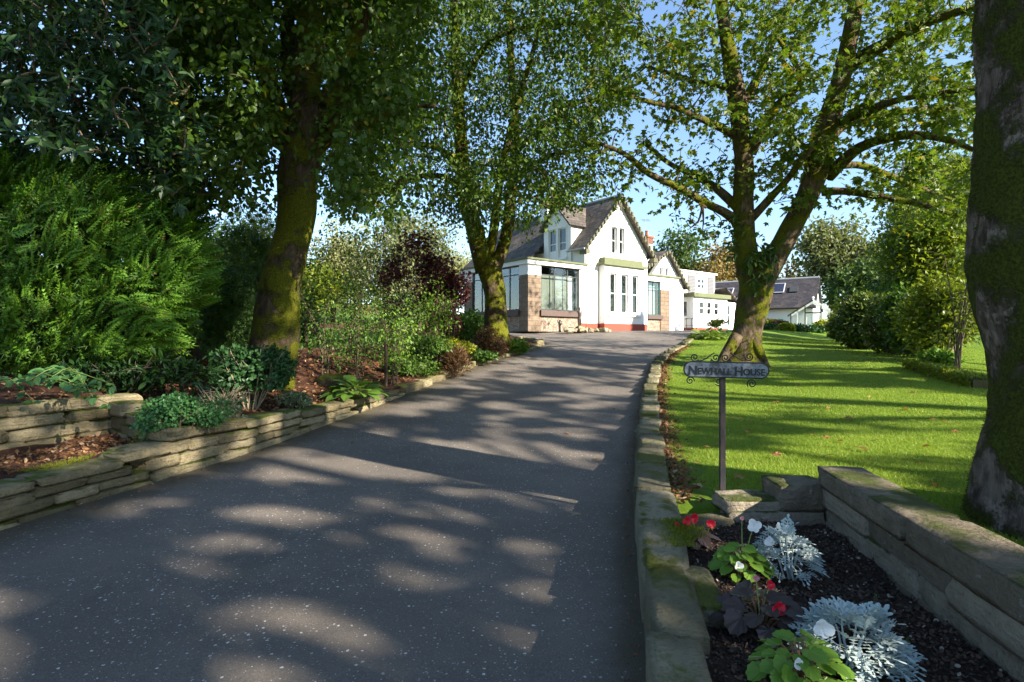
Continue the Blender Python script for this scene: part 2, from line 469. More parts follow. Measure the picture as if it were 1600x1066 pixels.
M['glass_dark'] = m_glass('glass_dark', (.55, .6, .6), 1.2)
M['blind'] = m_plain('blind', (.24, .235, .19), .9, .06, 3, 0)
M['curtain'] = m_plain('curtain', (.75, .75, .73), .9, .05, 3, 0)
M['room'] = m_plain('room', (.06, .05, .042), .9, .3, 2, 0)
M['wood'] = m_plain('orange_wood', (.34, .13, .05), .6, .25, 6, 0)
M['lead'] = m_plain('lead', (.30, .32, .33), .6, .2, 6)
M['louvre'] = m_plain('louvre', (.20, .20, .21), .7, .1, 6, 0)
M['pot'] = m_plain('terracotta', (.26, .10, .055), .8, .2, 8)
M['metal_dark'] = m_plain('metal_dark', (.03, .03, .03), .5, .3, 20, .001, .5)
M['metal_grey'] = m_plain('metal_grey', (.35, .36, .37), .45, .15, 10, 0, .5)
M['bronze'] = m_plain('bronze', (.045, .036, .032), .45, .35, 12, .004, .5)
M['solar'] = m_brick('solar_cell', (.012, .017, .045), (.014, .02, .05), (.10, .11, .14), .16, .16, .012, bump=0.0005, rough=.15)
M['alu'] = m_plain('aluminium', (.55, .56, .57), .4, .08, 10, 0, .5)
M['bin_brown'] = m_plain('bin_brown', (.16, .055, .035), .5, .1, 4, 0)
M['bin_green'] = m_plain('bin_green', (.02, .10, .06), .5, .1, 4, 0)
M['black'] = m_plain('black_paint', (.025, .026, .028), .6, .25, 10, .001)
def _plaque():
    t = NT('sign_plate'); v = t.coord()
    n = t.noise(v, 14, 7, .7); n2 = t.noise(v, 5, 5, .7)
    c = t.mix(t.ramp(n, .38, .6), (.05, .06, .07), (.225, .25, .28))
    c = t.mix(t.math('MULTIPLY', t.ramp(n2, .55, .66), .8), c, (.09, .075, .065))
    return t.finish(t.principled(c, .55, t.bump(n, .002), .4))
M['plaque'] = _plaque()
def _rust():
    t = NT('post_iron'); v = t.coord('Object', (1, 1, .3))
    n = t.noise(v, 18, 6, .7)
    c = t.mix(t.ramp(n, .4, .62), (.018, .017, .02), (.06, .042, .034))
    return t.finish(t.principled(c, .7, t.bump(n, .003), .4))
M['iron_post'] = _rust()
# ------------------------------------------------------------------ lie of the land
_PY = [-30, 0, 2, 4, 6.8, 10.7, 14, 18, 22, 26, 30, 38, 50, 400]
_PZ = [-.05, 0, 0, .03, .08, .35, .69, 1.13, 1.5, 1.8, 1.9, 2.06, 2.2, 2.4]
def drive_z(y):
    y = np.asarray(y, float)
    return sum(np.interp(y + k, _PY, _PZ) for k in (-.8, -.4, 0, .4, .8)) / 5
def XR(y):
    return np.interp(y, [-30, 0, 2.25, 4, 6.8, 10.7, 14, 16, 18, 20, 22, 26, 30, 36, 45], [-6, .10, .53, .86, 1.5, 2.47, 3.43, 4.2, 5.26, 6.1, 7.05, 9.5, 13, 17, 21])
def XL(y):
    return np.interp(y, [-30, 0, 4, 6.8, 10.7, 14, 16, 18, 19.5, 21, 24, 28, 45], [-11, -4.5, -3.55, -2.9, -1.93, -.94, -.1, .87, 1.05, .5, -1, -4.5, -12])
def kerb_h(y): return np.interp(y, [0, 2, 4, 9.5, 14, 22], [.30, .30, .27, .16, .12, .10])
def wall_h(y): return np.interp(y, [0, 5.1, 5.35, 6, 8.6, 10.7, 14, 18], [.33, .33, .50, .45, .26, .19, .15, .12])
def lawn_z(x, y):
    x = np.asarray(x, float); y = np.asarray(y, float)
    off = x - XR(y)
    near = drive_z(y) + kerb_h(y) - .05
    far = np.interp(y, [-30, 0, 4, 7, 10, 14, 20, 26, 30, 36, 45, 100], [.2, .25, .30, .42, .62, .93, 1.25, 1.42, 1.5, 1.85, 2.2, 3.0])
    w = smooth(.5, 5.5, off)
    z = near * (1 - w) + far * w + .02 * noise3(np.stack([x, y, 0 * x], -1), .45)
    pit = (y < 3.72) & (x < 1.62 + .17 * (y - 1.5) + .10)
    return np.where(pit, .08, z)
def left_z(x, y):
    x = np.asarray(x, float); y = np.asarray(y, float)
    off = XL(y) - x
    base = drive_z(y) + wall_h(y) - .04
    rise = .80 + .046 * (y - 5)
    w = smooth(.35, 3.4, off) * smooth(4.5, 6.5, y)
    z = base * (1 - w) + np.maximum(rise, base) * w
    lim = np.interp(y, [2, 5, 6.3], [1.80, 1.66, 1.46])
    ylim = 5.74 + np.clip((-3.62 - x) * .77, -.3, .62)
    pocket = np.where(off < lim, .33 + .03 * noise3(np.stack([x, y, 0 * x], -1), 5), np.maximum(rise - .08, .7))
    pk = y < ylim
    z = np.where(pk, pocket, z)
    z = np.where((y < 5.45) & (off < .28), .1, z)
    return z + .02 * noise3(np.stack([x, y, 0 * x], -1), .6)

def sheet(name, xs_of_y, ys, zf, mat, kind='structure', label=None):
    V = []; nx = None
    for y in ys:
        xs = xs_of_y(y); nx = len(xs)
        V.append(np.stack([xs, np.full(nx, y), zf(xs, np.full(nx, y))], -1))
    V = np.concatenate(V)
    i = np.arange(len(ys) - 1)[:, None] * nx; j = np.arange(nx - 1)[None]
    q = np.stack([i + j, i + j + 1, i + nx + j + 1, i + nx + j], -1).reshape(-1, 4)
    me = make_mesh(name, V, [q], True); me.materials.append(mat)
    o = bpy.data.objects.new(name, me); o['kind'] = kind
    return link(o)

ysd = np.concatenate([np.arange(-12, 20, .4), np.arange(20, 47, 1.0)])
drv = sheet('drive', lambda y: XL(y) - .12 + (XR(y) - XL(y) + .24) * np.concatenate([np.linspace(0, .2, 7), np.linspace(.3, .7, 5), np.linspace(.8, 1, 7)]), ysd,
      lambda x, y: drive_z(y) + .004, M['tarmac'])
co = np.zeros(len(drv.data.vertices) * 3, np.float32); drv.data.vertices.foreach_get('co', co); co = co.reshape(-1, 3)
ea = drv.data.attributes.new('edge_dirt', 'FLOAT', 'POINT')
ea.data.foreach_set('value', np.clip(np.maximum(1 - (co[:, 0] - XL(co[:, 1])) / .75, 1 - (XR(co[:, 1]) - co[:, 0]) / .28), 0, 1).astype(np.float32))
offs = np.concatenate([np.arange(.1, 3, .12), np.arange(3, 14, .5), np.arange(14, 80, 4)])
ysl = np.concatenate([np.arange(-8, 3.4, .4), np.arange(3.4, 4.2, .1), np.arange(4.2, 24, .4), np.arange(24, 60, 1.2), np.arange(60, 130, 8)])
sheet('lawn', lambda y: XR(y) + offs, ysl, lawn_z, M['turf'])
offl = np.concatenate([np.arange(.1, 3.5, .1), np.arange(3.5, 14, .5), np.arange(14, 100, 5)])
def bed_then_lawn():
    t = NT('bed_and_lawn')
    v = t.world()
    g = t.n('ShaderNodeAttribute'); g.attribute_name = 'lawn_share'
    n1 = t.noise(v, 30, 8, .75); n2 = t.noise(v, 3, 4)
    c = t.mix(t.ramp(n1, .3, .7), (.035, .018, .011), (.12, .055, .032))
    c = t.mix(t.math('MULTIPLY', t.ramp(n2, .45, .7), .5), c, (.03, .022, .015))
    gr = t.mix(t.ramp(t.noise(v, .5, 5), .3, .7), (.06, .13, .012), (.12, .20, .022))
    gr = t.mix(t.math('MULTIPLY', t.ramp(t.noise(v, 60, 4, .8), .35, .75), .5), gr, (.045, .095, .01))
    f = t.ramp(t.math('ADD', g.outputs['Fac'], t.math('MULTIPLY', t.math('SUBTRACT', n2, .5), .5)), .4, .6)
    return t.finish(t.principled(t.mix(f, c, gr), .95, t.bump(n1, .03), .12))
ysb = np.concatenate([np.arange(-8, 4.8, .4), np.arange(4.8, 6.6, .1), np.arange(6.6, 24, .4), np.arange(24, 70, 1.5), np.arange(70, 140, 8)])
def left_hill(x, y):
    return left_z(x, y) + smooth(60, 130, y) * 3.0
bed = sheet('bank_ground', lambda y: XL(y) - offl[::-1], ysb, left_hill, bed_then_lawn())
at_ = bed.data.attributes.new('lawn_share', 'FLOAT', 'POINT')
co = np.zeros(len(bed.data.vertices) * 3, np.float32); bed.data.vertices.foreach_get('co', co); co = co.reshape(-1, 3)
edge = np.interp(co[:, 1], [0, 7, 9, 11, 14, 18, 22], [9, 6, 4.2, 3.6, 3.6, 4, 5])
at_.data.foreach_set('value', np.clip(.5 + (XL(co[:, 1]) - co[:, 0] - edge) * .5, 0, 1).astype(np.float32))

# the wide country below and beyond the garden, to the horizon
gx = np.concatenate([-np.geomspace(1500, 20, 26), np.linspace(-15, 15, 7), np.geomspace(20, 1500, 26)])
gy = np.concatenate([[-400, -100, -40], np.linspace(-20, 60, 12), np.geomspace(70, 2500, 36)])
def country(x, y):
    z = -.6 + smooth(100, 145, np.hypot(x, y)) * 5.6 + smooth(140, 700, y) * 24 * smooth(200, -300, x) + smooth(140, 1500, y) * 10
    return z + 3 * smooth(150, 500, y) * noise3(np.stack([x, y, 0 * x], -1), .004)
sheet('ground', lambda y: gx, gy, country, M['far_field'])

# ------------------------------------------------------------------ stones, walls, kerb
def stone_mesh(seed, rough=.10, cuts=3, power=6.0):
    bm = bmesh.new()
    bmesh.ops.create_cube(bm, size=2.0)
    bmesh.ops.subdivide_edges(bm, edges=bm.edges[:], cuts=cuts, use_grid_fill=True)
    for v in bm.verts:
        p = np.array(v.co)
        m = (np.abs(p) ** power).sum() ** (1 / power)
        p = p / m * 1.0
        d = rough * noise3(p, 1.1, seed * 3.7) + rough * .7 * noise3(p, 3.3, seed * 1.9) + rough * .5 * noise3(p, 7.1, seed)
        p = p * (1 + d)
        v.co = p * .5
    me = bpy.data.meshes.new('stone')
    bm.to_mesh(me); bm.free()
    me.polygons.foreach_set('use_smooth', np.ones(len(me.polygons), bool))
    return me
STONES = [stone_mesh(k + 1, .075, 4, 22.0) for k in range(16)]
STONES_BIG = [stone_mesh(k + 31, .045, 4, 26.0) for k in range(8)]
def stone_set(mat, base):
    out = []
    for m in base:
        c = m.copy(); c.materials.append(mat); out.append(c)
    return out
S_WALL = stone_set(M['stone_wall'], STONES)
S_KERB = stone_set(M['stone_kerb'], STONES_BIG)
S_GREY = stone_set(M['stone_grey'], STONES_BIG)
S_ROCK = stone_set(M['rock'], STONES)
def stone(meshes, c, size, rz, parent, name='stone', tilt=.02):
    o = bpy.data.objects.new(name, random.choice(meshes))
    o.scale = size
    o.rotation_euler = (random.gauss(0, tilt), random.gauss(0, tilt), rz + (math.pi if random.random() < .5 else 0))
    o.location = c
    return link(o, parent)

def stone_course_wall(wall, path, zb, height, courses, thick, meshes, lens=(.28, .62), cap=None, proud=.013):
    """path: polyline (n,2) whose LEFT side is the wall's body; zb(s), height(s) along it"""
    P = np.asarray(path, float)
    seg = np.linalg.norm(np.diff(P, axis=0), axis=1); S = np.concatenate([[0], np.cumsum(seg)])
    def pos(s):
        x = np.interp(s, S, P[:, 0]); y = np.interp(s, S, P[:, 1])
        e = .05
        dx = np.interp(s + e, S, P[:, 0]) - np.interp(s - e, S, P[:, 0]); dy = np.interp(s + e, S, P[:, 1]) - np.interp(s - e, S, P[:, 1])
        return x, y, math.atan2(dy, dx)
    for k in range(10):
        s = -random.random() * .2
        any_ = False
        while s < S[-1]:
            L = random.uniform(*lens) * (1.15 if k == 0 else 1)
            sm = min(max(s + L / 2, 0), S[-1])
            h = height(sm); nc = courses(sm)
            if k < nc:
                any_ = True
                hh = h / nc
                x, y, a = pos(sm)
                z0 = zb(sm) - .03 + hh * k
                tk = thick * random.uniform(.92, 1.05)
                out = random.uniform(-proud, proud)
                nx, ny = -math.sin(a), math.cos(a)
                stone(meshes, (x + nx * (tk / 2 - out), y + ny * (tk / 2 - out), z0 + hh / 2 + random.gauss(0, .004)),
                      (L * .985, tk, hh * random.uniform(.97, 1.05)), a, wall)
            s += L
        if not any_: break

# long low retaining wall along the planted side of the drive
wl_ = empty('retaining_wall', (0, 0, 0))
tag(wl_, 'long low rubble stone wall holding the shrub bed beside the drive', 'stone wall')
yy = np.arange(1.2, 18.6, .2)
path = np.stack([XL(yy), yy], -1)
ssum = np.concatenate([[0], np.cumsum(np.linalg.norm(np.diff(path, axis=0), axis=1))])
def y_at(s): return float(np.interp(s, ssum, yy))
stone_course_wall(wl_, path, lambda s: float(drive_z(y_at(s))), lambda s: float(wall_h(y_at(s))),
                  lambda s: 4 if y_at(s) < 7.3 else (3 if y_at(s) < 8.6 else (2 if y_at(s) < 10.5 else 1)), .30, S_WALL, (.3, .72))
# turned end of the edging, at the tarmac in front of the house
for k, (x, y) in enumerate([(1.0, 18.9), (.95, 19.4), (.7, 19.9), (.4, 20.4)]):
    stone(S_WALL, (x - .12, y, float(drive_z(y)) + .06), (.42, .28, .2), 1.8 + k * .2, wl_)

# higher wall at the back of the low planting pocket
wu = empty('terrace_wall', (0, 0, 0))
tag(wu, 'higher rubble stone wall behind the small soil pocket, under the cypress', 'stone wall')
stone_course_wall(wu, [(-5.7, 2.2), (-4.95, 4.6), (-4.36, 6.25)], lambda s: .30, lambda s: .48, lambda s: 4, .28, S_WALL, (.35, .8))
stone_course_wall(wu, [(-4.40, 6.22), (-3.62, 5.62)], lambda s: .26, lambda s: .36 if s > .5 else .46, lambda s: 3, .26, S_WALL, (.35, .6))

# kerb stones between drive and lawn
kb = empty('kerb', (0, 0, 0))
tag(kb, 'curved line of long mossy kerb stones between the drive and the lawn', 'kerb')
y = .7
random.seed(5)
while y < 22.5:
    L = random.uniform(.55, .95) if y < 10 else random.uniform(.4, .7)
    ym = y + L * .48
    a = math.atan2(.2, float(XR(ym + .1) - XR(ym - .1)))
    w = float(np.interp(ym, [1.2, 2.0, 2.8, 3.6, 12, 13], [.18, .20, .23, .27, .27, .24])) * random.uniform(.96, 1.04)
    h = float(kerb_h(ym)) + .12
    zt = float(drive_z(ym) + kerb_h(ym))
    stone(S_KERB, (float(XR(ym)) + w / 2 + random.gauss(0, .008), ym, zt - h / 2 + random.gauss(0, .006)), (L * .985, w, h), a, kb, 'kerb_stone', .012)
    y += L * math.sin(a)
# a broad slab set against the kerb at the flower bed
stone(S_KERB, (.835, 2.50, .16), (.42, .14, .24), math.atan2(1, .16), kb, 'kerb_stone')

# grey wall that closes the flower bed
wr = empty('flower_bed_wall', (0, 0, 0))
tag(wr, 'grey green stone wall with broad flat coping beside the flower bed', 'stone wall')
random.seed(9)
A = np.array([1.50, .8]); B = np.array([1.975, 3.68]); dirw = (B - A) / np.linalg.norm(B - A); nrm = np.array([dirw[1], -dirw[0]])
aw = math.atan2(dirw[1], dirw[0]); Lw = np.linalg.norm(B - A)
def along(s, o): return A + dirw * s + nrm * o
for (s0, s1, z0, z1, th) in [(-.02, .95, .42, .545, .28), (.96, 1.83, .42, .55, .275), (1.84, 2.91, .42, .55, .27)]:
    c = along((s0 + s1) / 2, th / 2 - .01)
    stone(S_GREY, (c[0], c[1], (z0 + z1) / 2), (s1 - s0, th, z1 - z0), aw, wr, 'coping_stone', .004)
for z0, z1, cuts in [(.30, .43, (0, .6, 1.5, 2.25, 2.9)), (.19, .31, (0, 1.0, 1.75, 2.5, 2.9)), (.02, .20, (0, .5, 1.3, 2.0, 2.9))]:
    for a0, a1 in zip(cuts, cuts[1:]):
        c = along((a0 + a1) / 2, .135 + random.uniform(-.012, .02))
        stone(S_GREY, (c[0], c[1], (z0 + z1) / 2), ((a1 - a0) * 1.02, .25, (z1 - z0) * 1.1), aw, wr, 'stone', .006)
# end wall of stepped stones
we = empty('stepped_end_wall', (0, 0, 0))
tag(we, 'short stepped stones closing the far end of the flower bed', 'stone wall')
for (x0, x1, z0, z1, yc, th) in [(1.70, 2.02, .26, .44, 3.74, .27), (1.38, 2.0, .05, .27, 3.72, .25), (1.36, 1.75, .24, .34, 3.74, .25), (1.00, 1.38, .05, .235, 3.60, .17)]:
    stone(S_GREY if x0 > 1.1 else S_KERB, ((x0 + x1) / 2, yc, (z0 + z1) / 2), (x1 - x0, th, z1 - z0), .03, we, 'stone', .008)

# soil of the flower bed, raised and lumpy
def bedz(x, y): 
    p = np.stack([x, y, 0 * x], -1)
    return .20 + .018 * noise3(p, 6) + .010 * noise3(p, 21)
sheet('flower_bed_soil', lambda y: np.linspace(XR(y) + .10, 1.62 + .17 * (y - 1.5), 46), np.arange(.9, 3.72, .03), bedz, M['soil'])
# ------------------------------------------------------------------ house
HB = 1.81
TH = R(38)
HC = (.675, 24.0, HB)

def uvplane(me, fn):
    uv = me.uv_layers.new(name='UVMap')
    for lp in me.loops:
        uv.data[lp.index].uv = fn(me.vertices[lp.vertex_index].co)

def roof_slab(name, p00, p10, p11, p01, th, mat, parent):
    """p00-p10 along the eave, p01-p11 along the ridge; UV in metres"""
    P = [Vector(p) for p in (p00, p10, p11, p01)]
    n = (P[1] - P[0]).cross(P[3] - P[0]).normalized()
    if n.z < 0: n = -n
    V = [tuple(p) for p in P] + [tuple(p - n * th) for p in P]
    f = [(0, 1, 2, 3), (7, 6, 5, 4), (0, 4, 5, 1), (1, 5, 6, 2), (2, 6, 7, 3), (3, 7, 4, 0)]
    me = make_mesh(name, V, [f]); me.materials.append(mat)
    eu = (P[1] - P[0]).normalized(); ev = n.cross(eu)
    uvplane(me, lambda c: ((c - P[0]).dot(eu), (c - P[0]).dot(ev)))
    return link(bpy.data.objects.new(name, me), parent)

def prism(name, poly, y0, y1, mat, parent, axis='y', holes=()):
    """poly of (a,z) pushed along y (or x); holes: boxes (a0,a1,z0,z1) cut right through"""
    bm = bmesh.new()
    def mk(a, z, d): return (a, d, z) if axis == 'y' else (d, a, z)
    v0 = [bm.verts.new(mk(a, z, y0)) for a, z in poly]; v1 = [bm.verts.new(mk(a, z, y1)) for a, z in poly]
    bm.faces.new(v0); bm.faces.new(v1[::-1])
    n = len(poly)
    for i in range(n): bm.faces.new((v0[i], v1[i], v1[(i + 1) % n], v0[(i + 1) % n]))
    bmesh.ops.recalc_face_normals(bm, faces=bm.faces[:])
    me = bpy.data.meshes.new(name); bm.to_mesh(me); bm.free()
    o = bpy.data.objects.new(name, me)
    if holes:
        cut = Acc()
        for (a0, a1, z0, z1) in holes:
            lo, hi = min(y0, y1) - .3, max(y0, y1) + .3
            if axis == 'y': cut.box(a0, a1, lo, hi, z0, z1)
            else: cut.box(lo, hi, a0, a1, z0, z1)
        cm = cut.mesh('cutter'); co_ = bpy.data.objects.new('cutter', cm)
        bm = bmesh.new(); bm.from_mesh(cm); bmesh.ops.recalc_face_normals(bm, faces=bm.faces[:]); bm.to_mesh(cm); bm.free()
        link(o); link(co_)
        md = o.modifiers.new('b', 'BOOLEAN'); md.object = co_; md.operation = 'DIFFERENCE'; md.solver = 'EXACT'
        dg = bpy.context.evaluated_depsgraph_get()
        nm = bpy.data.meshes.new_from_object(o.evaluated_get(dg))
        o.modifiers.clear(); o.data = nm; nm.name = name
        bpy.data.objects.remove(co_); bpy.data.meshes.remove(cm)
        o.data.materials.clear(); o.data.materials.append(mat)
        o.parent = parent
        return o
    me.materials.append(mat)
    return link(o, parent)

class Fr:
    """a wall face: a along it, z up, c outwards"""
    def __init__(s, o, a, n): s.o = np.array(o, float); s.a = np.array(a, float); s.n = np.array(n, float)
    def box(s, acc, a0, a1, z0, z1, c0, c1):
        V = []
        for c in (c0, c1):
            for z in (z0, z1):
                for a in (a0, a1):
                    V.append(s.o + s.a * a + s.n * c + np.array([0, 0, z]))
        acc.add(V, [[(0, 2, 3, 1), (4, 5, 7, 6), (0, 1, 5, 4), (2, 6, 7, 3), (0, 4, 6, 2), (1, 3, 7, 5)]])
        return acc

def window(parent, fr, a0, a1, z0, z1, vbars=(), hbars=(.5,), mat='white_gloss', fw=.06, inset=.08, sill=True, surround=None, glass='glass_dark', bw=.035, name='window', back=None):
    """frame, panes, sill as children of one window part"""
    A = Acc()
    c0, c1 = -inset - .05, -inset
    fr.box(A, a0, a0 + fw, z0, z1, c0, c1); fr.box(A, a1 - fw, a1, z0, z1, c0, c1)
    fr.box(A, a0 + fw, a1 - fw, z0, z0 + fw, c0, c1); fr.box(A, a0 + fw, a1 - fw, z1 - fw, z1, c0, c1)
    w = A.obj(name, M[mat], parent)
    va = [a0 + fw] + [a0 + (a1 - a0) * v for v in vbars] + [a1 - fw]
    ha = [z0 + fw] + [z0 + (z1 - z0) * h for h in hbars] + [z1 - fw]
    if vbars or hbars:
        Bq = Acc()
        for v in va[1:-1]: fr.box(Bq, v - bw / 2, v + bw / 2, z0 + fw, z1 - fw, c0 + .006, c1 - .004)
        for h in ha[1:-1]: fr.box(Bq, a0 + fw, a1 - fw, h - bw / 2, h + bw / 2, c0 + .009, c1 - .007)
        Bq.obj('glazing_bar', M[mat], w)
    for i in range(len(va) - 1):
        for j in range(len(ha) - 1):
            P = Acc(); fr.box(P, va[i] + .002, va[i + 1] - .002, ha[j] + .002, ha[j + 1] - .002, c0 + .018, c0 + .026)
            P.obj('pane', M[glass], w)
    if sill:
        Sx = Acc(); fr.box(Sx, a0 - .09, a1 + .09, z0 - .11, z0 - .012, -.04, .07); Sx.obj('sill', M['white_gloss'], w)
    if surround:
        Sx = Acc(); s = surround
        fr.box(Sx, a0 - s, a0 - .002, z0, z1 + s, -.02, .022); fr.box(Sx, a1 + .002, a1 + s, z0, z1 + s, -.02, .022)
        fr.box(Sx, a0, a1, z1 + .002, z1 + s, -.02, .022)
        Sx.obj('surround', M['white_gloss'], w)
    if back:
        Sx = Acc(); fr.box(Sx, a0 - .1, a1 + .1, z0 - .1, z1 + .1, -.55, -.5); Sx.obj('room_back', M[back], w)
    return w

house = empty('house', HC, TH)
tag(house, 'white gabled house with slate roof, bay window and flat roofed sun rooms', 'house')
FRN = Fr((0, 0, 0), (1, 0, 0), (0, -1, 0))
FLF = Fr((0, 0, 0), (0, 1, 0), (-1, 0, 0))
AP = 5.635
# gable front
gw = (5.18, 6.10, 3.74, 5.02)
prism('wall', [(3.47, 0), (7.8, 0), (7.8, 3.97), (AP, 6.42), (3.47, 3.97)], 0, .3, M['white'], house, 'y',
      [(5.18, 5.57, 3.74, 5.02), (5.71, 6.10, 3.74, 5.02)])
for a0, a1 in ((5.18, 5.57), (5.71, 6.10)):
    window(house, FRN, a0, a1, 3.74, 5.02, (), (.5,), inset=.1, sill=False, surround=.05, fw=.045, back='room')
A = Acc(); FRN.box(A, 5.05, 6.23, 3.62, 3.735, -.05, .08); A.obj('sill', M['white_gloss'], house)
# flank walls
A = Acc(); A.box(3.47, 3.75, .303, 9, 0, 3.93); A.obj('wall', M['white'], house)
A = Acc(); A.box(7.52, 7.8, .303, 9, 0, 3.93); A.obj('wall', M['white'], house)
# main roof: two slopes and the lower sweep behind the dormer
RZ, EZ = 6.55, 3.78
EX0, EX1 = 3.14, 8.13
sl = (RZ - EZ) / (AP - EX0)
roof_slab('roof', (EX0, -.28, EZ), (EX0, .90, EZ), (AP, .90, RZ), (AP, -.28, RZ), .10, M['slate'], house)
roof_slab('roof', (4.3, .903, EZ + (4.3 - EX0) * sl), (4.3, 2.95, EZ + (4.3 - EX0) * sl), (AP, 2.95, RZ), (AP, .903, RZ), .10, M['slate'], house)
roof_slab('roof', (EX1, -.28, EZ), (EX1, 9.2, EZ), (AP, 9.2, RZ), (AP, -.28, RZ), .10, M['slate'], house)
roof_slab('roof', (2.05, 2.953, RZ - (AP - 2.05) * .97), (2.05, 9.2, RZ - (AP - 2.05) * .97), (AP, 9.2, RZ + .003), (AP, 2.953, RZ + .003), .10, M['slate'], house)
A = Acc(); A.tube([(AP, -.3, RZ + .0), (AP, 9.2, RZ + .0)], .07, 8); A.obj('ridge_tile', M['lead'], house)
# notched barge boards
for sgn, ex in ((-1, EX0), (1, EX1)):
    A = Acc()
    p0 = np.array([ex, -.30, EZ - .12]); p1 = np.array([AP, -.30, RZ - .10])
    d = p1 - p0
    A.add([p0 + (0, 0, -.08), p1 + (0, 0, -.08), p1 + (0, 0, .13), p0 + (0, 0, .13),
           p0 + (0, .07, -.08), p1 + (0, .07, -.08), p1 + (0, .07, .13), p0 + (0, .07, .13)],
          [[(0, 1, 2, 3), (7, 6, 5, 4), (0, 4, 5, 1), (1, 5, 6, 2), (2, 6, 7, 3), (3, 7, 4, 0)]])
    bb = A.obj('barge_board', M['mossy_board'], house)
    nb = 13
    for k in range(nb):
        c = p0 + d * ((k + .5) / nb)
        B_ = Acc(); B_.box(c[0] - .045, c[0] + .045, -.37, -.305, c[2] - .06, c[2] + .10)
        B_.obj('verge_block', M['mossy_board'], bb)
        if k == 0:
            B_ = Acc(); B_.box(c[0] - .14, c[0] + .10, -.38, .05, c[2] - .26, c[2] - .07); B_.obj('verge_block', M['mossy_board'], bb)
# apex bracket
A = Acc()
A.tube(spline([(AP - .34, -.2, RZ - .55), (AP - .2, -.2, RZ - .62), (AP - .05, -.2, RZ - .5), (AP, -.2, RZ - .3)], 9), .022, 5)
A.tube(spline([(AP + .34, -.2, RZ - .55), (AP + .2, -.2, RZ - .62), (AP + .05, -.2, RZ - .5), (AP, -.2, RZ - .3)], 9), .022, 5)
A.tube([(AP, -.2, RZ - .75), (AP, -.2, RZ - .1)], .03, 6)
A.obj('apex_bracket', M['mossy_board'], house)
# dormer looking over the sun room
DY0, DY1, DX = .92, 2.86, 3.40
dc = (DY0 + DY1) / 2
prism('dormer_wall', [(DY0, 3.02), (DY1, 3.02), (DY1, 5.15), (dc, 6.15), (DY0, 5.15)], DX, DX + .2, M['white'], house, 'x',
      [(1.26, 1.80, 3.55, 4.98), (1.96, 2.50, 3.55, 4.98)])
FD = Fr((DX, 0, 0), (0, 1, 0), (-1, 0, 0))
for a0, a1 in ((1.26, 1.80), (1.96, 2.50)):
    window(house, FD, a0, a1, 3.55, 4.98, (), (.5,), inset=.06, fw=.05, surround=.06, back='room')
for yy_ in (DY0, DY1):
    A = Acc(); s = .05
    P = [(DX + .203, yy_ - s if yy_ == DY1 else yy_, 3.8), (DX + .203, yy_ - s if yy_ == DY1 else yy_, 5.15), (4.95, yy_ - s if yy_ == DY1 else yy_, 5.15), (4.6, yy_ - s if yy_ == DY1 else yy_, 4.9)]
    A.add(P + [(p[0], p[1] + s, p[2]) for p in P], [[(0, 1, 2, 3), (7, 6, 5, 4), (0, 4, 5, 1), (1, 5, 6, 2), (2, 6, 7, 3), (3, 7, 4, 0)]])
    A.obj('dormer_cheek', M['white'], house)
for sg, ye in ((-1, DY0 - .16), (1, DY1 + .16)):
    ez = 5.15 - .16 * 1.03
    roof_slab('dormer_roof', (DX - .22, ye, ez), (4.9, ye, ez), (5.7, dc, 6.25), (DX - .22, dc, 6.25), .07, M['green_paint'] if False else M['slate'], house)
A = Acc(); FD.box(A, DY0 - .02, DY1 + .02, 3.0, 3.1, -.03, .05); A.obj('lead_flashing', M['lead'], house)
# down pipe at the corner
A = Acc(); A.tube([(3.42, .06, 3.02), (3.42, .06, 3.75)], .035, 7); A.obj('down_pipe', M['metal_grey'], house)
A = Acc(); A.tube([(7.72, -.06, .36), (7.72, -.06, 3.55), (7.95, -.06, 3.70)], .035, 7); A.obj('down_pipe', M['white_gloss'], house)
A = Acc(); A.tube([(EX0 - .03, -.26, EZ - .05), (EX0 - .03, .9, EZ - .05)], .05, 7); A.obj('gutter', M['lead'], house)
# chimneys
def chimney(cx, cy, w, d_, z0, z1, pots, brick_top=.0):
    A = Acc(); A.box(cx - w / 2, cx + w / 2, cy - d_ / 2, cy + d_ / 2, z0, z1 - brick_top)
    ch = A.obj('chimney', M['white'], house)
    if brick_top:
        A = Acc(); A.box(cx - w / 2 - .02, cx + w / 2 + .02, cy - d_ / 2 - .02, cy + d_ / 2 + .02, z1 - brick_top + .002, z1); A.obj('brick_head', M['brick'], ch)
    A = Acc(); A.box(cx - w / 2 - .07, cx + w / 2 + .07, cy - d_ / 2 - .07, cy + d_ / 2 + .07, z1 + .002, z1 + .1); A.obj('chimney_cap', M['pot'], ch)
    for k in range(pots):
        px_ = cx + (k - (pots - 1) / 2) * .32
        A = Acc(); A.tube([(px_, cy, z1 + .1), (px_, cy, z1 + .16), (px_, cy, z1 + .38), (px_, cy, z1 + .44), (px_, cy, z1 + .46)], [.12, .11, .09, .11, .10], 10); A.obj('chimney_pot', M['pot'], ch)
chimney(5.64, 4.9, .95, .6, 5.6, 7.15, 2, .35)
chimney(12.3, 3.6, .5, .5, 3.5, 5.75, 1, .38)
A = Acc()
A.tube([(12.3, 3.7, 5.7), (12.3, 3.7, 7.0)], .018, 5)
A.tube([(11.95, 3.5, 6.85), (13.0, 4.1, 6.95)], .012, 4)
for k in range(6): 
    t_ = k / 5; c = np.array([11.95, 3.5, 6.85]) * (1 - t_) + np.array([13.0, 4.1, 6.95]) * t_
    A.tube([c + (-.12, .2, 0), c + (.12, -.2, 0)], .008, 4)
A.obj('aerial', M['metal_grey'], house)
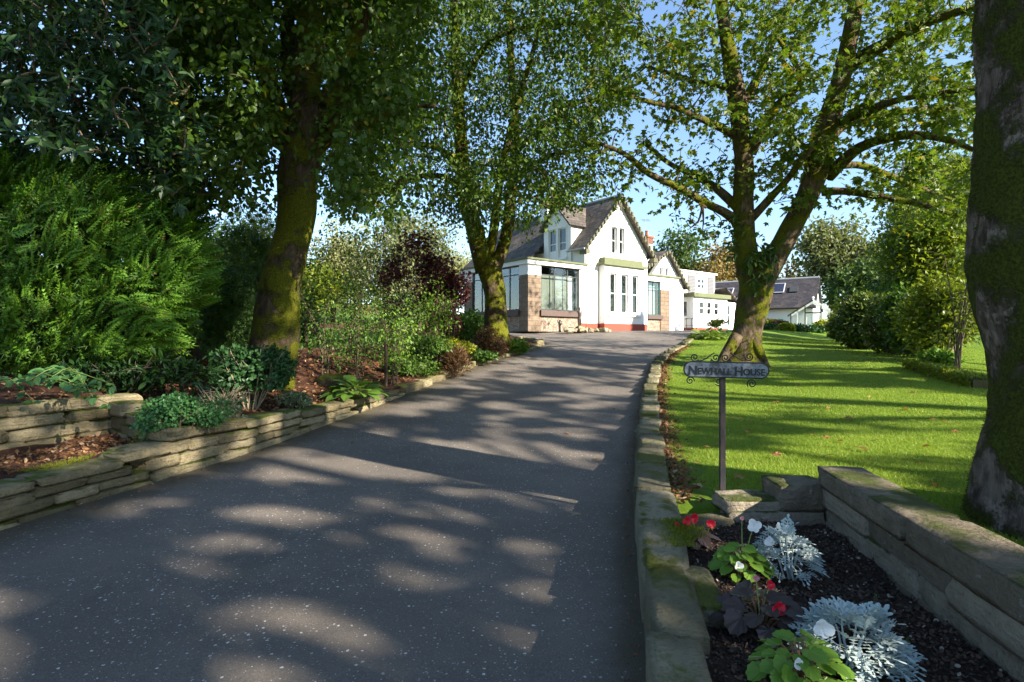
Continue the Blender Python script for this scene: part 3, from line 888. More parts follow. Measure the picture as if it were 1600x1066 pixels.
# bay window
BX0, BX1, BP = 4.30, 7.15, .36
lights = [(4.66, 5.12), (5.46, 5.94), (6.26, 6.72)]
prism('bay_wall', [(BX0, 0), (BX1, 0), (BX1, 3.08), (BX0, 3.08)], -BP, -BP + .18, M['white'], house, 'y', [(a, b, .86, 2.72) for a, b in lights])
for x in (BX0, BX1 - .18):
    A = Acc(); A.box(x, x + .18, -BP + .183, -.003, 0, 3.08); A.obj('bay_wall', M['white'], house)
FB = Fr((0, -BP, 0), (1, 0, 0), (0, -1, 0))
for a, b in lights: window(house, FB, a, b, .86, 2.72, (), (.5,), inset=.07, fw=.055, sill=False, surround=.085, back='room')
A = Acc(); FB.box(A, BX0 + .2, BX1 - .2, .70, .845, -.03, .09); A.obj('sill', M['white_gloss'], house)
A = Acc(); A.box(BX0 - .13, BX1 + .13, -BP - .13, -.003, 3.083, 3.20); A.obj('cornice', M['green_paint'], house)
A = Acc(); A.box(BX0 + .05, BX1 - .05, -BP + .03, -.003, 3.203, 3.45); A.obj('parapet', M['green_paint'], house)
# red plinth
A = Acc(); A.box(BX0 - .025, BX1 + .025, -BP - .025, -BP - .002, -.05, .36); A.box(BX0 - .027, BX0 - .002, -BP - .002, -.027, -.05, .36); A.box(BX1 + .002, BX1 + .027, -BP - .002, -.027, -.05, .36)
A.box(3.46, BX0 - .03, -.025, -.002, -.05, .36); A.box(BX1 + .03, 7.8, -.025, -.002, -.05, .36)
A.obj('plinth', M['red'], house)
# front sun room
def pillar(x0, x1, y0, y1, zc=2.36, zt=2.8):
    A = Acc(); A.box(x0, x1, y0, y1, -.05, zc); p = A.obj('pillar', M['sandstone'], house)
    A = Acc(); A.box(x0 - .004, x1 + .004, y0 - .004, y1 + .004, zc + .002, zt); A.obj('pillar_head', M['white'], p)
pillar(0, .72, 0, .6)
pillar(0, .6, 4.2, 4.9)
for nm, z0, z1, o_, mt in (('fascia', 2.803, 2.99, .10, 'white'), ('fascia_moulding', 2.993, 3.07, .17, 'green_paint')):
    A = Acc(); A.box(-o_, 3.465, -o_, 5.0, z0, z1); A.obj(nm, M[mt], house)
A = Acc(); A.box(.75, 3.02, .03, .2, -.05, .62); A.obj('pebble_panel', M['pebble'], house)
A = Acc(); A.box(.66, 3.1, -.10, .22, .622, .87); A.obj('sill', M['sill_brown'], house)
window(house, FRN, .74, 3.02, .875, 2.80, (.36, .70), (.80,), 'frame_dark', .05, .05, False, glass='glass', bw=.04, name='window')
A = Acc(); A.box(3.04, 3.46, .0, .25, 0.362, 2.80); A.obj('jamb', M['white'], house)
A = Acc(); A.box(3.03, 3.46, -.012, .25, -.05, .36); A.obj('jamb_plinth', M['red'], house)
for k in range(2):
    A = Acc(); x0 = .8 + k * .87; A.box(x0, x0 + .85, .3, .31, .9, 2.45); A.obj('blind', M['blind'], house)
A = Acc()
n = 22
xs = np.linspace(2.52, 3.0, n); ys_ = .34 + .03 * np.sin(np.arange(n) * 1.4)
V = [(x, y_, z) for x, y_ in zip(xs, ys_) for z in (.9, 2.5)]
A.add(V, [[(2 * i, 2 * i + 2, 2 * i + 3, 2 * i + 1) for i in range(n - 1)]]); A.obj('curtain', M['curtain'], house)
# side of the sun room
A = Acc(); A.box(.03, .2, .6, 4.2, -.05, .62); A.obj('pebble_panel', M['pebble'], house)
A = Acc(); A.box(-.1, .22, .56, 4.24, .622, .87); A.obj('sill', M['sill_brown'], house)
window(house, FLF, .62, 4.18, .875, 2.80, (.2, .4, .6, .8), (.80,), 'frame_dark', .05, .05, False, glass='glass', bw=.04)
A = Acc(); A.box(.25, 3.4, .5, 4.8, .02, .06); A.obj('room_floor', M['room'], house)
A = Acc(); A.box(.4, 3.44, 4.75, 4.85, .07, 2.79); A.obj('room_back', M['room'], house)
A = Acc(); A.box(3.40, 3.44, .4, 4.7, .07, 2.79); A.obj('room_side', M['room'], house)
A = Acc(); A.box(.1, 3.44, .1, 4.8, 2.77, 2.799); A.obj('room_ceiling', M['room'], house)
A = Acc(); A.box(1.2, 1.3, 3.0, 3.1, .07, 2.1); A.box(1.2, 1.3, 3.9, 4.0, .07, 2.1); A.box(1.2, 1.3, 3.11, 3.89, 2.0, 2.1); A.box(1.2, 1.3, 3.11, 3.89, 1.2, 1.3); A.obj('wooden_frame', M['wood'], house)
# porch window beyond the bay
for nm, z0, z1, o_, mt in (('fascia', 2.60, 2.86, .06, 'white'), ('fascia_moulding', 2.863, 2.95, .13, 'green_paint')):
    A = Acc(); A.box(7.803, 10.32 + o_, -o_, 1.99, z0, z1); A.obj(nm, M[mt], house)
A = Acc(); A.box(8.92, 9.68, 0, .6, -.05, 2.2); p = A.obj('pillar', M['sandstone'], house)
A = Acc(); A.box(8.917, 9.684, -.004, .604, 2.203, 2.598); A.obj('pillar_head', M['white'], p)
A = Acc(); A.box(7.81, 8.90, .03, .2, -.05, .66); A.obj('pebble_panel', M['pebble'], house)
A = Acc(); A.box(7.805, 9.02, -.10, .22, .662, .86); A.obj('sill', M['sill_brown'], house)
window(house, FRN, 7.82, 8.91, .865, 2.59, (.5,), (.82,), 'frame_teal', .05, .05, False, glass='glass', bw=.05)
A = Acc(); A.box(9.70, 10.3, .01, .3, 0, 2.597); A.obj('wall', M['white'], house)
A = Acc(); A.box(8.35, 8.85, .3, .32, .87, 2.58); A.obj('curtain', M['curtain'], house)
A = Acc(); A.box(7.82, 10.3, 1.7, 1.8, 0, 2.59); A.obj('room_back', M['room'], house)
# second, smaller gable
G0, G1, GZ, GT = 10.4, 13.7, 2.92, 4.70
gc = (G0 + G1) / 2
prism('wall', [(9.9, 0), (G1, 0), (G1, GZ), (gc, GT), (G0, GZ), (9.9, GZ)], 2.0, 2.25, M['white'], house, 'y', [(11.45, 11.75, 3.32, 3.78), (12.0, 12.3, 3.32, 3.78)])
F2 = Fr((0, 2.0, 0), (1, 0, 0), (0, -1, 0))
for a in (11.45, 12.0): window(house, F2, a, a + .3, 3.32, 3.78, (), (), inset=.05, fw=.04, sill=False, surround=.04, back='room')
ez2 = GZ - .25
roof_slab('roof', (9.2, 1.75, 2.97 + .45), (9.2, 7.5, 3.42), (gc, 7.5, GT + .08), (gc, 1.75, GT + .08), .09, M['slate'], house)
roof_slab('roof', (G1 + .28, 1.75, ez2), (G1 + .28, 7.5, ez2), (gc, 7.5, GT + .083), (gc, 1.75, GT + .083), .09, M['slate'], house)
for ex, ez_ in ((G1 + .28, ez2), (10.0, 3.28 + .35)):
    p0 = np.array([ex, 1.73, ez_ - .08]); p1 = np.array([gc, 1.73, GT - .02]); A = Acc()
    A.add([p0 + (0, 0, -.07), p1 + (0, 0, -.07), p1 + (0, 0, .1), p0 + (0, 0, .1), p0 + (0, .06, -.07), p1 + (0, .06, -.07), p1 + (0, .06, .1), p0 + (0, .06, .1)],
          [[(0, 1, 2, 3), (7, 6, 5, 4), (0, 4, 5, 1), (1, 5, 6, 2), (2, 6, 7, 3), (3, 7, 4, 0)]])
    bb = A.obj('barge_board', M['mossy_board'], house)
    for k in range(9):
        c = p0 + (p1 - p0) * ((k + .5) / 9)
        B_ = Acc(); B_.box(c[0] - .04, c[0] + .04, 1.66, 1.724, c[2] - .05, c[2] + .08); B_.obj('verge_block', M['mossy_board'], bb)
A = Acc(); A.box(G1 - .2, G1, 2.253, 7, 0, GZ); A.obj('wall', M['white'], house)

# ------------------------------------------------------------------ annexe with upper storey
ann = empty('annexe', HC, TH)
tag(ann, 'low white annexe with louvred upper storey and three small windows', 'building')
lw = [(14.88, 15.46), (15.68, 16.26), (16.48, 17.06)]
prism('wall', [(14.3, 0), (17.95, 0), (17.95, 2.2), (14.3, 2.2)], 1.7, 1.9, M['white'], ann, 'y', [(a, b, 1.12, 2.0) for a, b in lw])
FA = Fr((0, 1.7, 0), (1, 0, 0), (0, -1, 0))
for a, b in lw: window(ann, FA, a, b, 1.12, 2.0, (), (.5,), inset=.05, fw=.09, bw=.06, sill=True, surround=.04, back='room')
prism('wall', [(1.9, 0), (4.5, 0), (4.5, 2.2), (1.9, 2.2)], 14.3, 14.5, M['white'], ann, 'x', [(2.15, 2.5, 1.0, 2.0)])
FS = Fr((14.3, 0, 0), (0, 1, 0), (-1, 0, 0))
window(ann, FS, 2.15, 2.5, 1.0, 2.0, (), (), inset=.05, fw=.06, sill=True, surround=.05, back='room')
A = Acc(); A.box(14.12, 18.1, 1.52, 4.5, 2.203, 2.45); A.obj('flat_roof', M['green_paint'], ann)
A = Acc(); A.box(14.275, 18.0, 1.675, 1.698, -.05, .34); A.box(14.275, 14.298, 1.7, 3, -.05, .34); A.obj('plinth', M['red'], ann)
uw = (16.62, 17.5, 2.88, 3.62)
prism('upper_wall', [(13.75, 2.453), (18.6, 2.453), (18.6, 3.9), (13.75, 3.9)], 3.0, 3.2, M['white'], ann, 'y', [uw])
FU = Fr((0, 3.0, 0), (1, 0, 0), (0, -1, 0))
window(ann, FU, *uw, (.5,), (.5,), inset=.04, fw=.1, bw=.12, sill=False, back='room')
A = Acc(); FU.box(A, 14.3, 14.85, 2.85, 3.62, .002, .02); A.obj('pane', M['glass_dark'], ann)
for a, b in ((15.55, 16.4), (17.72, 18.42)):
    A = Acc(); FU.box(A, a, b, 2.55, 3.75, .002, .015); lv = A.obj('louvre_panel', M['louvre'], ann)
    for k in range(13):
        B_ = Acc(); z = 2.57 + k * .09; FU.box(B_, a + .03, b - .03, z, z + .055, .017, .045); B_.obj('louvre_slat', M['louvre'], lv)
A = Acc(); A.box(13.7, 18.75, 2.88, 7.5, 3.903, 4.0); A.obj('flat_roof', M['white'], ann)
A = Acc(); A.box(18.4, 18.6, 3.203, 7.5, 2.453, 3.9); A.obj('upper_wall', M['white'], ann)
roof_slab('lean_to_roof', (17.7, 3.0, 3.0), (17.7, 7.5, 3.0), (17.701, 7.5, 3.0), (17.701, 3.0, 3.0), .02, M['slate'], ann) if False else None
roof_slab('lean_to_roof', (20.6, 2.1, 1.95), (20.6, 7.5, 1.95), (18.62, 7.5, 3.0), (18.62, 2.1, 3.0), .1, M['slate'], ann)
A = Acc(); A.box(18.0, 20.5, 2.3, 2.5, 0, 2.1); A.obj('wall', M['white'], ann)
F3 = Fr((0, 2.297, 0), (1, 0, 0), (0, -1, 0))
window(ann, F3, 18.4, 19.2, .5, 1.95, (.5,), (.5,), inset=-.06, fw=.09, bw=.06, sill=True)
A = Acc(); A.tube([(18.9, 4.2, 3.0), (18.9, 4.2, 4.3)], .07, 8); A.obj('flue_pipe', M['white_gloss'], ann)
A = Acc()
for x in (13.0, 13.5, 14.0): A.tube([(x, 1.3, 0), (x, 1.3, .85)], .02, 5)
A.tube([(12.9, 1.3, .85), (14.1, 1.3, .85)], .02, 5); A.tube([(12.9, 1.3, .45), (14.1, 1.3, .45)], .015, 5)
hr = A.obj('hand_rail', M['metal_dark'])
hr.location = HC; hr.rotation_euler = (0, 0, TH)
tag(hr, 'black metal hand rail in front of the white annexe', 'railing')

# ------------------------------------------------------------------ barn with solar panels
BR = np.array([22.5, 42.0]); ba = np.array([-.843, .538]); bb_ = np.array([-.538, -.843])
barn = empty('barn', (BR[0], BR[1], 1.5), math.atan2(ba[1], ba[0]))
tag(barn, 'long white outbuilding with dark slate roof and solar panels', 'barn')
# local x = along ridge leftwards, local y: rotating x by 90 degrees gives (-.538,-.843): towards the viewer
BL, BH, BEZ, BRZ = 13.0, 3.0, 2.38, 4.53
prism('wall', [(0, 0), (BL, 0), (BL, BEZ), (0, BEZ)], BH - .3, BH, M['white'], barn, 'y', [(4.1, 5.6, -.1, 2.1)])
prism('wall', [(-BH, 0), (BH - .303, 0), (BH - .303, BEZ + .0), (0, BRZ - .08), (-BH, BEZ)], 0, .3, M['white'], barn, 'x')
A = Acc(); A.box(4.1, 5.6, BH - .15, BH - .1, 0, 2.1); A.obj('door', M['black'], barn)
roof_slab('roof', (-.2, BH + .25, BEZ - .18), (BL, BH + .25, BEZ - .18), (BL, 0, BRZ), (-.2, 0, BRZ), .12, M['slate_blue'], barn)
roof_slab('roof', (-.2, -BH - .25, BEZ - .18), (BL, -BH - .25, BEZ - .18), (BL, 0, BRZ + .003), (-.2, 0, BRZ + .003), .12, M['slate_blue'], barn)
A = Acc(); A.tube([(-.2, 0, BRZ), (BL, 0, BRZ)], .09, 8); A.obj('ridge_tile', M['lead'], barn)
A = Acc(); A.tube([(-.1, BH + .3, BEZ - .22), (BL, BH + .3, BEZ - .22)], .07, 7); A.obj('gutter', M['metal_dark'], barn)
sn = np.array([0, BRZ - BEZ + .18, BH + .25]); sn = sn / np.linalg.norm(sn)
sd = np.array([0, -(BH + .25), BRZ - BEZ + .18]); slen = np.linalg.norm(sd); sd = sd / slen
def on_roof(a, u, h): return np.array([a, BH + .25, BEZ - .18]) + sd * u + sn * h
def roof_panel(a0, a1, u0, u1):
    A = Acc()
    P = [on_roof(a, u, h) for h in (.06, .12) for a, u in ((a0, u0), (a1, u0), (a1, u1), (a0, u1))]
    A.add(P, [[(0, 1, 2, 3), (7, 6, 5, 4), (0, 4, 5, 1), (1, 5, 6, 2), (2, 6, 7, 3), (3, 7, 4, 0)]])
    f = A.obj('solar_panel', M['alu'], barn)
    P = [on_roof(a, u, .126) for a, u in ((a0 + .05, u0 + .05), (a1 - .05, u0 + .05), (a1 - .05, u1 - .05), (a0 + .05, u1 - .05))]
    me = make_mesh('cell_sheet', P, [[(0, 1, 2, 3)]]); me.materials.append(M['solar'])
    uv = me.uv_layers.new(name='UVMap')
    for i, q in enumerate(((0, 0), (a1 - a0, 0), (a1 - a0, u1 - u0), (0, u1 - u0))): uv.data[i].uv = q
    link(bpy.data.objects.new('cell_sheet', me), f)
for a0 in (2.0, 3.06): roof_panel(a0, a0 + 1.02, 1.95, 3.25)
for a0 in (3.06, 4.12): roof_panel(a0, a0 + 1.02, .6, 1.9)
for a0 in (5.6, 6.66, 7.72, 8.78): roof_panel(a0, a0 + 1.02, 1.6, 2.9)
A = Acc(); P = [on_roof(a, u, h) for h in (.02, .1) for a, u in ((1.1, 2.0), (1.65, 2.0), (1.65, 2.75), (1.1, 2.75))]
A.add(P, [[(0, 1, 2, 3), (7, 6, 5, 4), (0, 4, 5, 1), (1, 5, 6, 2), (2, 6, 7, 3), (3, 7, 4, 0)]]); A.obj('roof_light', M['frame_dark'], barn)
# bracket lamp on the wall
A = Acc(); A.tube([(3.7, BH, 1.95), (3.7, BH + .3, 2.0), (3.7, BH + .35, 1.8)], .03, 6); A.obj('bracket_lamp', M['metal_dark'], barn)

# ------------------------------------------------------------------ glasshouse
gx0, gx1, gy0 = 17.75, 20.35, 36.0
gh = empty('glasshouse', ((gx0 + gx1) / 2, gy0, 1.85), R(-27))
tag(gh, 'small lean glasshouse with white door and brick base by the barn', 'glasshouse')
W2 = 1.3; GE, GP = 1.2, 2.08; GD = 3.0
A = Acc(); A.box(-W2, -.42, 0, .15, -.2, .42); A.box(.42, W2, 0, .15, -.2, .42); A.box(-W2, -W2 + .12, .153, GD, -.2, .42); A.box(W2 - .12, W2, .153, GD, -.2, .42); A.obj('brick_base', M['brick'], gh)
for x in (-W2 + .03, -.88, -.45, .45, .88, W2 - .03):
    zt = GE + (GP - GE) * (1 - abs(x) / W2)
    A = Acc(); A.box(x - .03, x + .03, .03, .1, .423, zt); A.obj('upright', M['frame_dark'] if abs(x) < .5 or abs(x) > 1.2 else M['white_gloss'], gh)
A = Acc(); A.box(-.42, .42, .035, .095, 1.26, 1.34); A.obj('door_head', M['frame_dark'], gh)
A = Acc(); A.box(-.41, .41, .02, .06, -.15, .5); A.box(-.41, -.33, .02, .06, .5, 1.25); A.box(.33, .41, .02, .06, .5, 1.25); A.box(-.33, .33, .02, .06, 1.17, 1.25); dr = A.obj('door', M['white_gloss'], gh)
A = Acc(); A.box(-.33, .33, .035, .045, .5, 1.17); A.obj('pane', M['glass'], dr)
for sg in (-1, 1):
    P = [(sg * (W2 + .12), -.08, GE - .08), (0, -.08, GP), (0, GD, GP), (sg * (W2 + .12), GD, GE - .08)]
    me = make_mesh('roof_pane', P, [[(0, 1, 2, 3)]]); me.materials.append(M['glass']); link(bpy.data.objects.new('roof_pane', me), gh)
    A = Acc(); p0 = np.array([sg * (W2 + .15), -.12, GE - .10]); p1 = np.array([0, -.12, GP + .01])
    A.add([p0 - (0, 0, .05), p1 - (0, 0, .05), p1 + (0, 0, .06), p0 + (0, 0, .06), p0 + (0, .05, -.05), p1 + (0, .05, -.05), p1 + (0, .05, .06), p0 + (0, .05, .06)],
          [[(0, 1, 2, 3), (7, 6, 5, 4), (0, 4, 5, 1), (1, 5, 6, 2), (2, 6, 7, 3), (3, 7, 4, 0)]]); A.obj('barge_board', M['white_gloss'] if sg > 0 else M['frame_dark'], gh)
    for k in range(6):
        yb = .1 + k * .56
        A = Acc(); A.tube([(sg * W2, yb, GE), (0, yb, GP - .02)], .02, 4); A.obj('rafter', M['white_gloss'], gh)
    me = make_mesh('side_pane', [(sg * (W2 - .06), .16, .43), (sg * (W2 - .06), GD, .43), (sg * (W2 - .06), GD, GE), (sg * (W2 - .06), .16, GE)], [[(0, 1, 2, 3)]]); me.materials.append(M['glass']); link(bpy.data.objects.new('side_pane', me), gh)
    for a, b in ((.48, .85), (.91, 1.24)):
        za = GE + (GP - GE) * (1 - a / W2) - .03; zb_ = GE + (GP - GE) * (1 - b / W2) - .03
        me = make_mesh('pane', [(sg * a, .065, .43), (sg * b, .065, .43), (sg * b, .065, zb_), (sg * a, .065, za)], [[(0, 1, 2, 3)]]); me.materials.append(M['glass']); link(bpy.data.objects.new('pane', me), gh)
me = make_mesh('pane', [(-.42, .065, 1.345), (.42, .065, 1.345), (.42, .065, GE + (GP - GE) * .68), (0, .065, GP - .04), (-.42, .065, GE + (GP - GE) * .68)], [[(0, 1, 2, 3, 4)]]); me.materials.append(M['glass']); link(bpy.data.objects.new('pane', me), gh)
A = Acc(); A.tube([(0, -.1, GP), (0, -.1, GP + .1), (0, -.1, GP + .16), (0, -.1, GP + .24)], [.05, .05, .08, .03], 8); A.obj('finial', M['white_gloss'], gh)
A = Acc(); A.box(-1.1, -.5, .4, 2.6, .5, .55); A.box(.5, 1.1, .4, 2.6, .5, .55); A.obj('bench', M['wood'], gh)

# ------------------------------------------------------------------ bins
def wheelie(loc, mat, label):
    b = empty('wheelie_bin', loc, R(-20))
    A = Acc()
    A.add([(-.2, -.22, .06), (.2, -.22, .06), (.2, .22, .06), (-.2, .22, .06), (-.28, -.31, .95), (.28, -.31, .95), (.28, .31, .95), (-.28, .31, .95)],
          [[(3, 2, 1, 0), (4, 5, 6, 7), (0, 1, 5, 4), (1, 2, 6, 5), (2, 3, 7, 6), (3, 0, 4, 7)]]); A.obj('body', M[mat], b)
    A = Acc(); A.add([(-.30, -.34, .955), (.30, -.34, .955), (.30, .33, .975), (-.30, .33, .975), (-.27, -.30, 1.0), (.27, -.30, 1.0), (.27, .3, 1.05), (-.27, .3, 1.05)],
          [[(3, 2, 1, 0), (4, 5, 6, 7), (0, 1, 5, 4), (1, 2, 6, 5), (2, 3, 7, 6), (3, 0, 4, 7)]]); A.obj('lid', M[mat], b)
    A = Acc(); A.tube([(-.25, .36, 1.0), (.25, .36, 1.0)], .02, 6); A.obj('handle', M[mat], b)
    for s in (-1, 1):
        A = Acc(); A.tube([(s * .2, .25, .1), (s * .26, .25, .1)], .1, 12); A.obj('wheel', M['black'], b)
    tag(b, label, 'bin', 'bins by the barn')
wheelie((17.0, 37.6, 1.78), 'bin_brown', 'brown wheelie bin against the white barn wall')
wheelie((17.75, 37.9, 1.78), 'bin_green', 'green wheelie bin between brown bin and glasshouse')

# ------------------------------------------------------------------ bronze statue and rockery
def skin_figure(name, verts, edges, radii, mat, parent):
    me = bpy.data.meshes.new(name); me.from_pydata(verts, edges, []); o = bpy.data.objects.new(name, me); link(o)
    md = o.modifiers.new('s', 'SKIN'); o.modifiers.new('u', 'SUBSURF').levels = 2
    me.update()
    if not me.skin_vertices: me.attributes
    bm = bmesh.new(); bm.from_mesh(me); lay = bm.verts.layers.skin.verify()
    for v, r in zip(bm.verts, radii): v[lay].radius = (r, r)
    bm.verts.ensure_lookup_table(); bm.verts[0][lay].use_root = True
    bm.to_mesh(me); bm.free()
    dg = bpy.context.evaluated_depsgraph_get()
    nm = bpy.data.meshes.new_from_object(o.evaluated_get(dg)); nm.name = name
    o.modifiers.clear(); o.data = nm; nm.materials.clear(); nm.materials.append(mat)
    nm.polygons.foreach_set('use_smooth', np.ones(len(nm.polygons), bool))
    o.parent = parent
    return o
sp = at(905.5, 519, 24.6)
st = empty('statue', (sp[0], sp[1], HB - .04), R(10))
tag(st, 'slim bronze garden statue of a standing figure with raised arms', 'statue')
vs = [(0, 0, .56), (0, 0, .66), (0, -.01, .78), (0, 0, .87), (0, 0, .92), (.0, -.01, .98), (0, -.005, 1.05),
      (.045, 0, .52), (.04, -.02, .32), (.035, .01, .12), (.035, -.05, .09),
      (-.045, 0, .52), (-.03, .0, .32), (-.02, .02, .12), (-.02, -.04, .09),
      (.09, 0, .86), (.2, .0, .93), (.19, -.03, 1.02), (.08, -.02, 1.05),
      (-.09, 0, .86), (-.14, -.03, .98), (-.09, -.05, 1.05), (-.05, -.05, 1.07)]
es = [(0, 1), (1, 2), (2, 3), (3, 4), (4, 5), (5, 6), (0, 7), (7, 8), (8, 9), (9, 10), (0, 11), (11, 12), (12, 13), (13, 14), (3, 15), (15, 16), (16, 17), (17, 18), (3, 19), (19, 20), (20, 21), (21, 22)]
rr = [.075, .055, .07, .06, .028, .05, .045, .062, .04, .022, .02, .062, .04, .022, .02, .032, .022, .018, .015, .032, .022, .018, .015]
skin_figure('body', vs, es, rr, M['bronze'], st)
A = Acc(); A.tube([(0, 0, 0), (0, 0, .03), (0, 0, .06), (0, 0, .085)], [.16, .15, .13, .09], 14); A.obj('base', M['bronze'], st)
random.seed(3)
rk = [(-1.35, .35, .34), (-1.0, .1, .4), (-.55, -.05, .36), (-.1, -.25, .5), (.35, -.1, .34), (.75, .05, .38), (1.15, .15, .3), (1.6, .45, .42), (1.95, .6, .28), (-.2, .25, .3)]
for k, (a, b, s) in enumerate(rk):
    u = np.array([math.cos(TH), math.sin(TH)]); p = sp[:2] + u * a * .75 + np.array([math.sin(TH), -math.cos(TH)]) * (b * .3 + .12)
    o = stone(S_ROCK, (p[0], p[1], HB + .02), (s * .9, s * .6, s * .45), random.uniform(0, 6), None, 'rock', .2)
    tag(o, 'pale rock in the little rockery around the bronze statue', 'rock', 'rocks around the statue')
# ------------------------------------------------------------------ leaves
def tri(*f): return [np.array(f, int)]
T_OVAL = (np.array([(0, 0, 0), (-.26, .28, .05), (-.29, .6, .04), (0, 1, -.10), (.29, .6, .04), (.26, .28, .05)]), [np.array([(0, 1, 2, 3), (0, 3, 4, 5)])])
T_HEART = (np.array([(0, 0, 0), (-.36, .12, .06), (-.40, .5, .03), (0, 1, -.12), (.40, .5, .03), (.36, .12, .06)]), [np.array([(0, 1, 2, 3), (0, 3, 4, 5)])])
T_ROUND = (np.array([(0, 0, 0), (-.36, .3, .06), (-.3, .75, .05), (0, 1, 0), (.3, .75, .05), (.36, .3, .06)]), [np.array([(0, 1, 2, 3), (0, 3, 4, 5)])])
T_LOBED = (np.array([(0, 0, 0), (.42, .05, -.03), (.26, .28, .05), (.56, .58, -.06), (.22, .58, .05), (0, 1, -.1), (-.22, .58, .05), (-.56, .58, -.06), (-.26, .28, .05), (-.42, .05, -.03), (0, .32, .0)]),
           [np.array([(10, i, i + 1) for i in range(0, 9)] + [(10, 9, 0)])])
T_LONG = (np.array([(0, 0, 0), (-.13, .25, .03), (-.17, .55, .03), (-.09, .85, -.02), (0, 1, -.08), (.09, .85, -.02), (.17, .55, .03), (.13, .25, .03), (0, .5, -.03)]),
          [np.array([(8, 0, 1), (8, 1, 2), (8, 2, 3), (8, 3, 4), (8, 4, 5), (8, 5, 6), (8, 6, 7), (8, 7, 0)])])
T_NEEDLE = (np.array([(-.06, 0, 0), (.06, 0, 0), (.10, .5, .05), (0, 1, -.05), (-.10, .5, .05)]), [np.array([(0, 1, 2, 3, 4)])])
def _frond(pairs=7, sub_from=.14):
    V = []; F = []
    def blade(a, b, w0, droop):
        a = np.array(a, float); b = np.array(b, float)
        d = b - a; n = norm(np.array([-d[1], d[0], 0]))
        m = a * .45 + b * .55; m[2] += .015; b = b.copy(); b[2] -= droop
        i = len(V)
        V.extend([a, m - n * w0, b, m + n * w0]); F.append((i, i + 1, i + 2, i + 3))
    for k in range(pairs):
        y = .04 + .86 * k / pairs
        L = .34 * (1 - .75 * (k / pairs)) * (.75 if k == 0 else 1)
        z = -.10 * y * y
        for s in (-1, 1):
            tip = np.array([s * L * .75, y + L * .75, z])
            blade((0, y, z), tip, .034, .05)
            if L > sub_from:
                mid = np.array([s * L * .38, y + L * .38, z])
                blade(mid, mid + (s * L * .02, L * .42, 0), .024, .03)
                blade(mid, mid + (s * L * .42, L * .06, 0), .024, .03)
    blade((0, .0, 0), (0, 1.0, -.1), .03, .06)
    return np.array(V), [np.array(F)]
T_FROND = _frond(7, .19)
T_FROND_S = _frond(4, 9)
T_LEAF = (np.array([(0, 0, 0), (-.38, .38, .05), (0, 1, -.1), (.38, .38, .05)]), [np.array([(0, 1, 2, 3)])])

def leaf_geo(P, D, N, S, tmpl, jitter=.25):
    P = np.asarray(P, float); n = len(P)
    D = norm(D); N = np.asarray(N, float)
    N = norm(N - D * (N * D).sum(-1, keepdims=True)); X = np.cross(D, N)
    S = np.asarray(S, float) * np.ones(n)
    tv, tf = tmpl
    sx = 1 + rng.normal(0, .12, n)[:, None, None]
    V = P[:, None, :] + S[:, None, None] * (tv[None, :, 0, None] * X[:, None, :] * sx + tv[None, :, 1, None] * D[:, None, :] + tv[None, :, 2, None] * N[:, None, :])
    nv = len(tv)
    off = (np.arange(n) * nv)[:, None, None]
    return V.reshape(-1, 3), [(f[None] + off).reshape(-1, f.shape[1]) for f in tf]

def rand_dirs(n):
    return norm(rng.normal(size=(n, 3)))

def cloud_obj(name, parts, mat, parent):
    """one mesh out of many small leaf faces"""
    A = Acc()
    for V, f in parts: A.add(V, f)
    return A.obj(name, mat, parent, False, 'stuff')

# ------------------------------------------------------------------ trees
def attach_twigs(clumps, nodes, nrad, acc, rmax=.04, sag=.12, nseg=4, maxlen=6.0):
    """joins every leaf clump to the limb or twig closest to it"""
    nodes = [np.asarray(n, float) for n in nodes]; rad = list(nrad)
    A = np.array(nodes); r = np.array(rad)
    C = np.asarray(clumps)
    d0 = np.array([np.min(((A - c) ** 2).sum(1)) for c in C])
    for i in np.argsort(d0):
        c = C[i]
        k = int(np.argmin(((A - c) ** 2).sum(1)))
        a = A[k]; L = np.linalg.norm(c - a)
        if L < .05: continue
        m1 = a * .65 + c * .35 + rng.normal(0, .07 * L, 3) + (0, 0, sag * L); m2 = a * .3 + c * .7 + rng.normal(0, .06 * L, 3) + (0, 0, sag * .6 * L)
        pts = spline([a, m1, m2, c], nseg + 2)
        r0 = min(rmax, max(r[k] * .75, .012), .012 + .012 * L)
        rr_ = np.linspace(r0, .006, len(pts))
        acc.tube(pts, rr_, 5 if r0 > .02 else 4, False)
        A = np.vstack([A, pts[2:]]); r = np.concatenate([r, rr_[2:]])

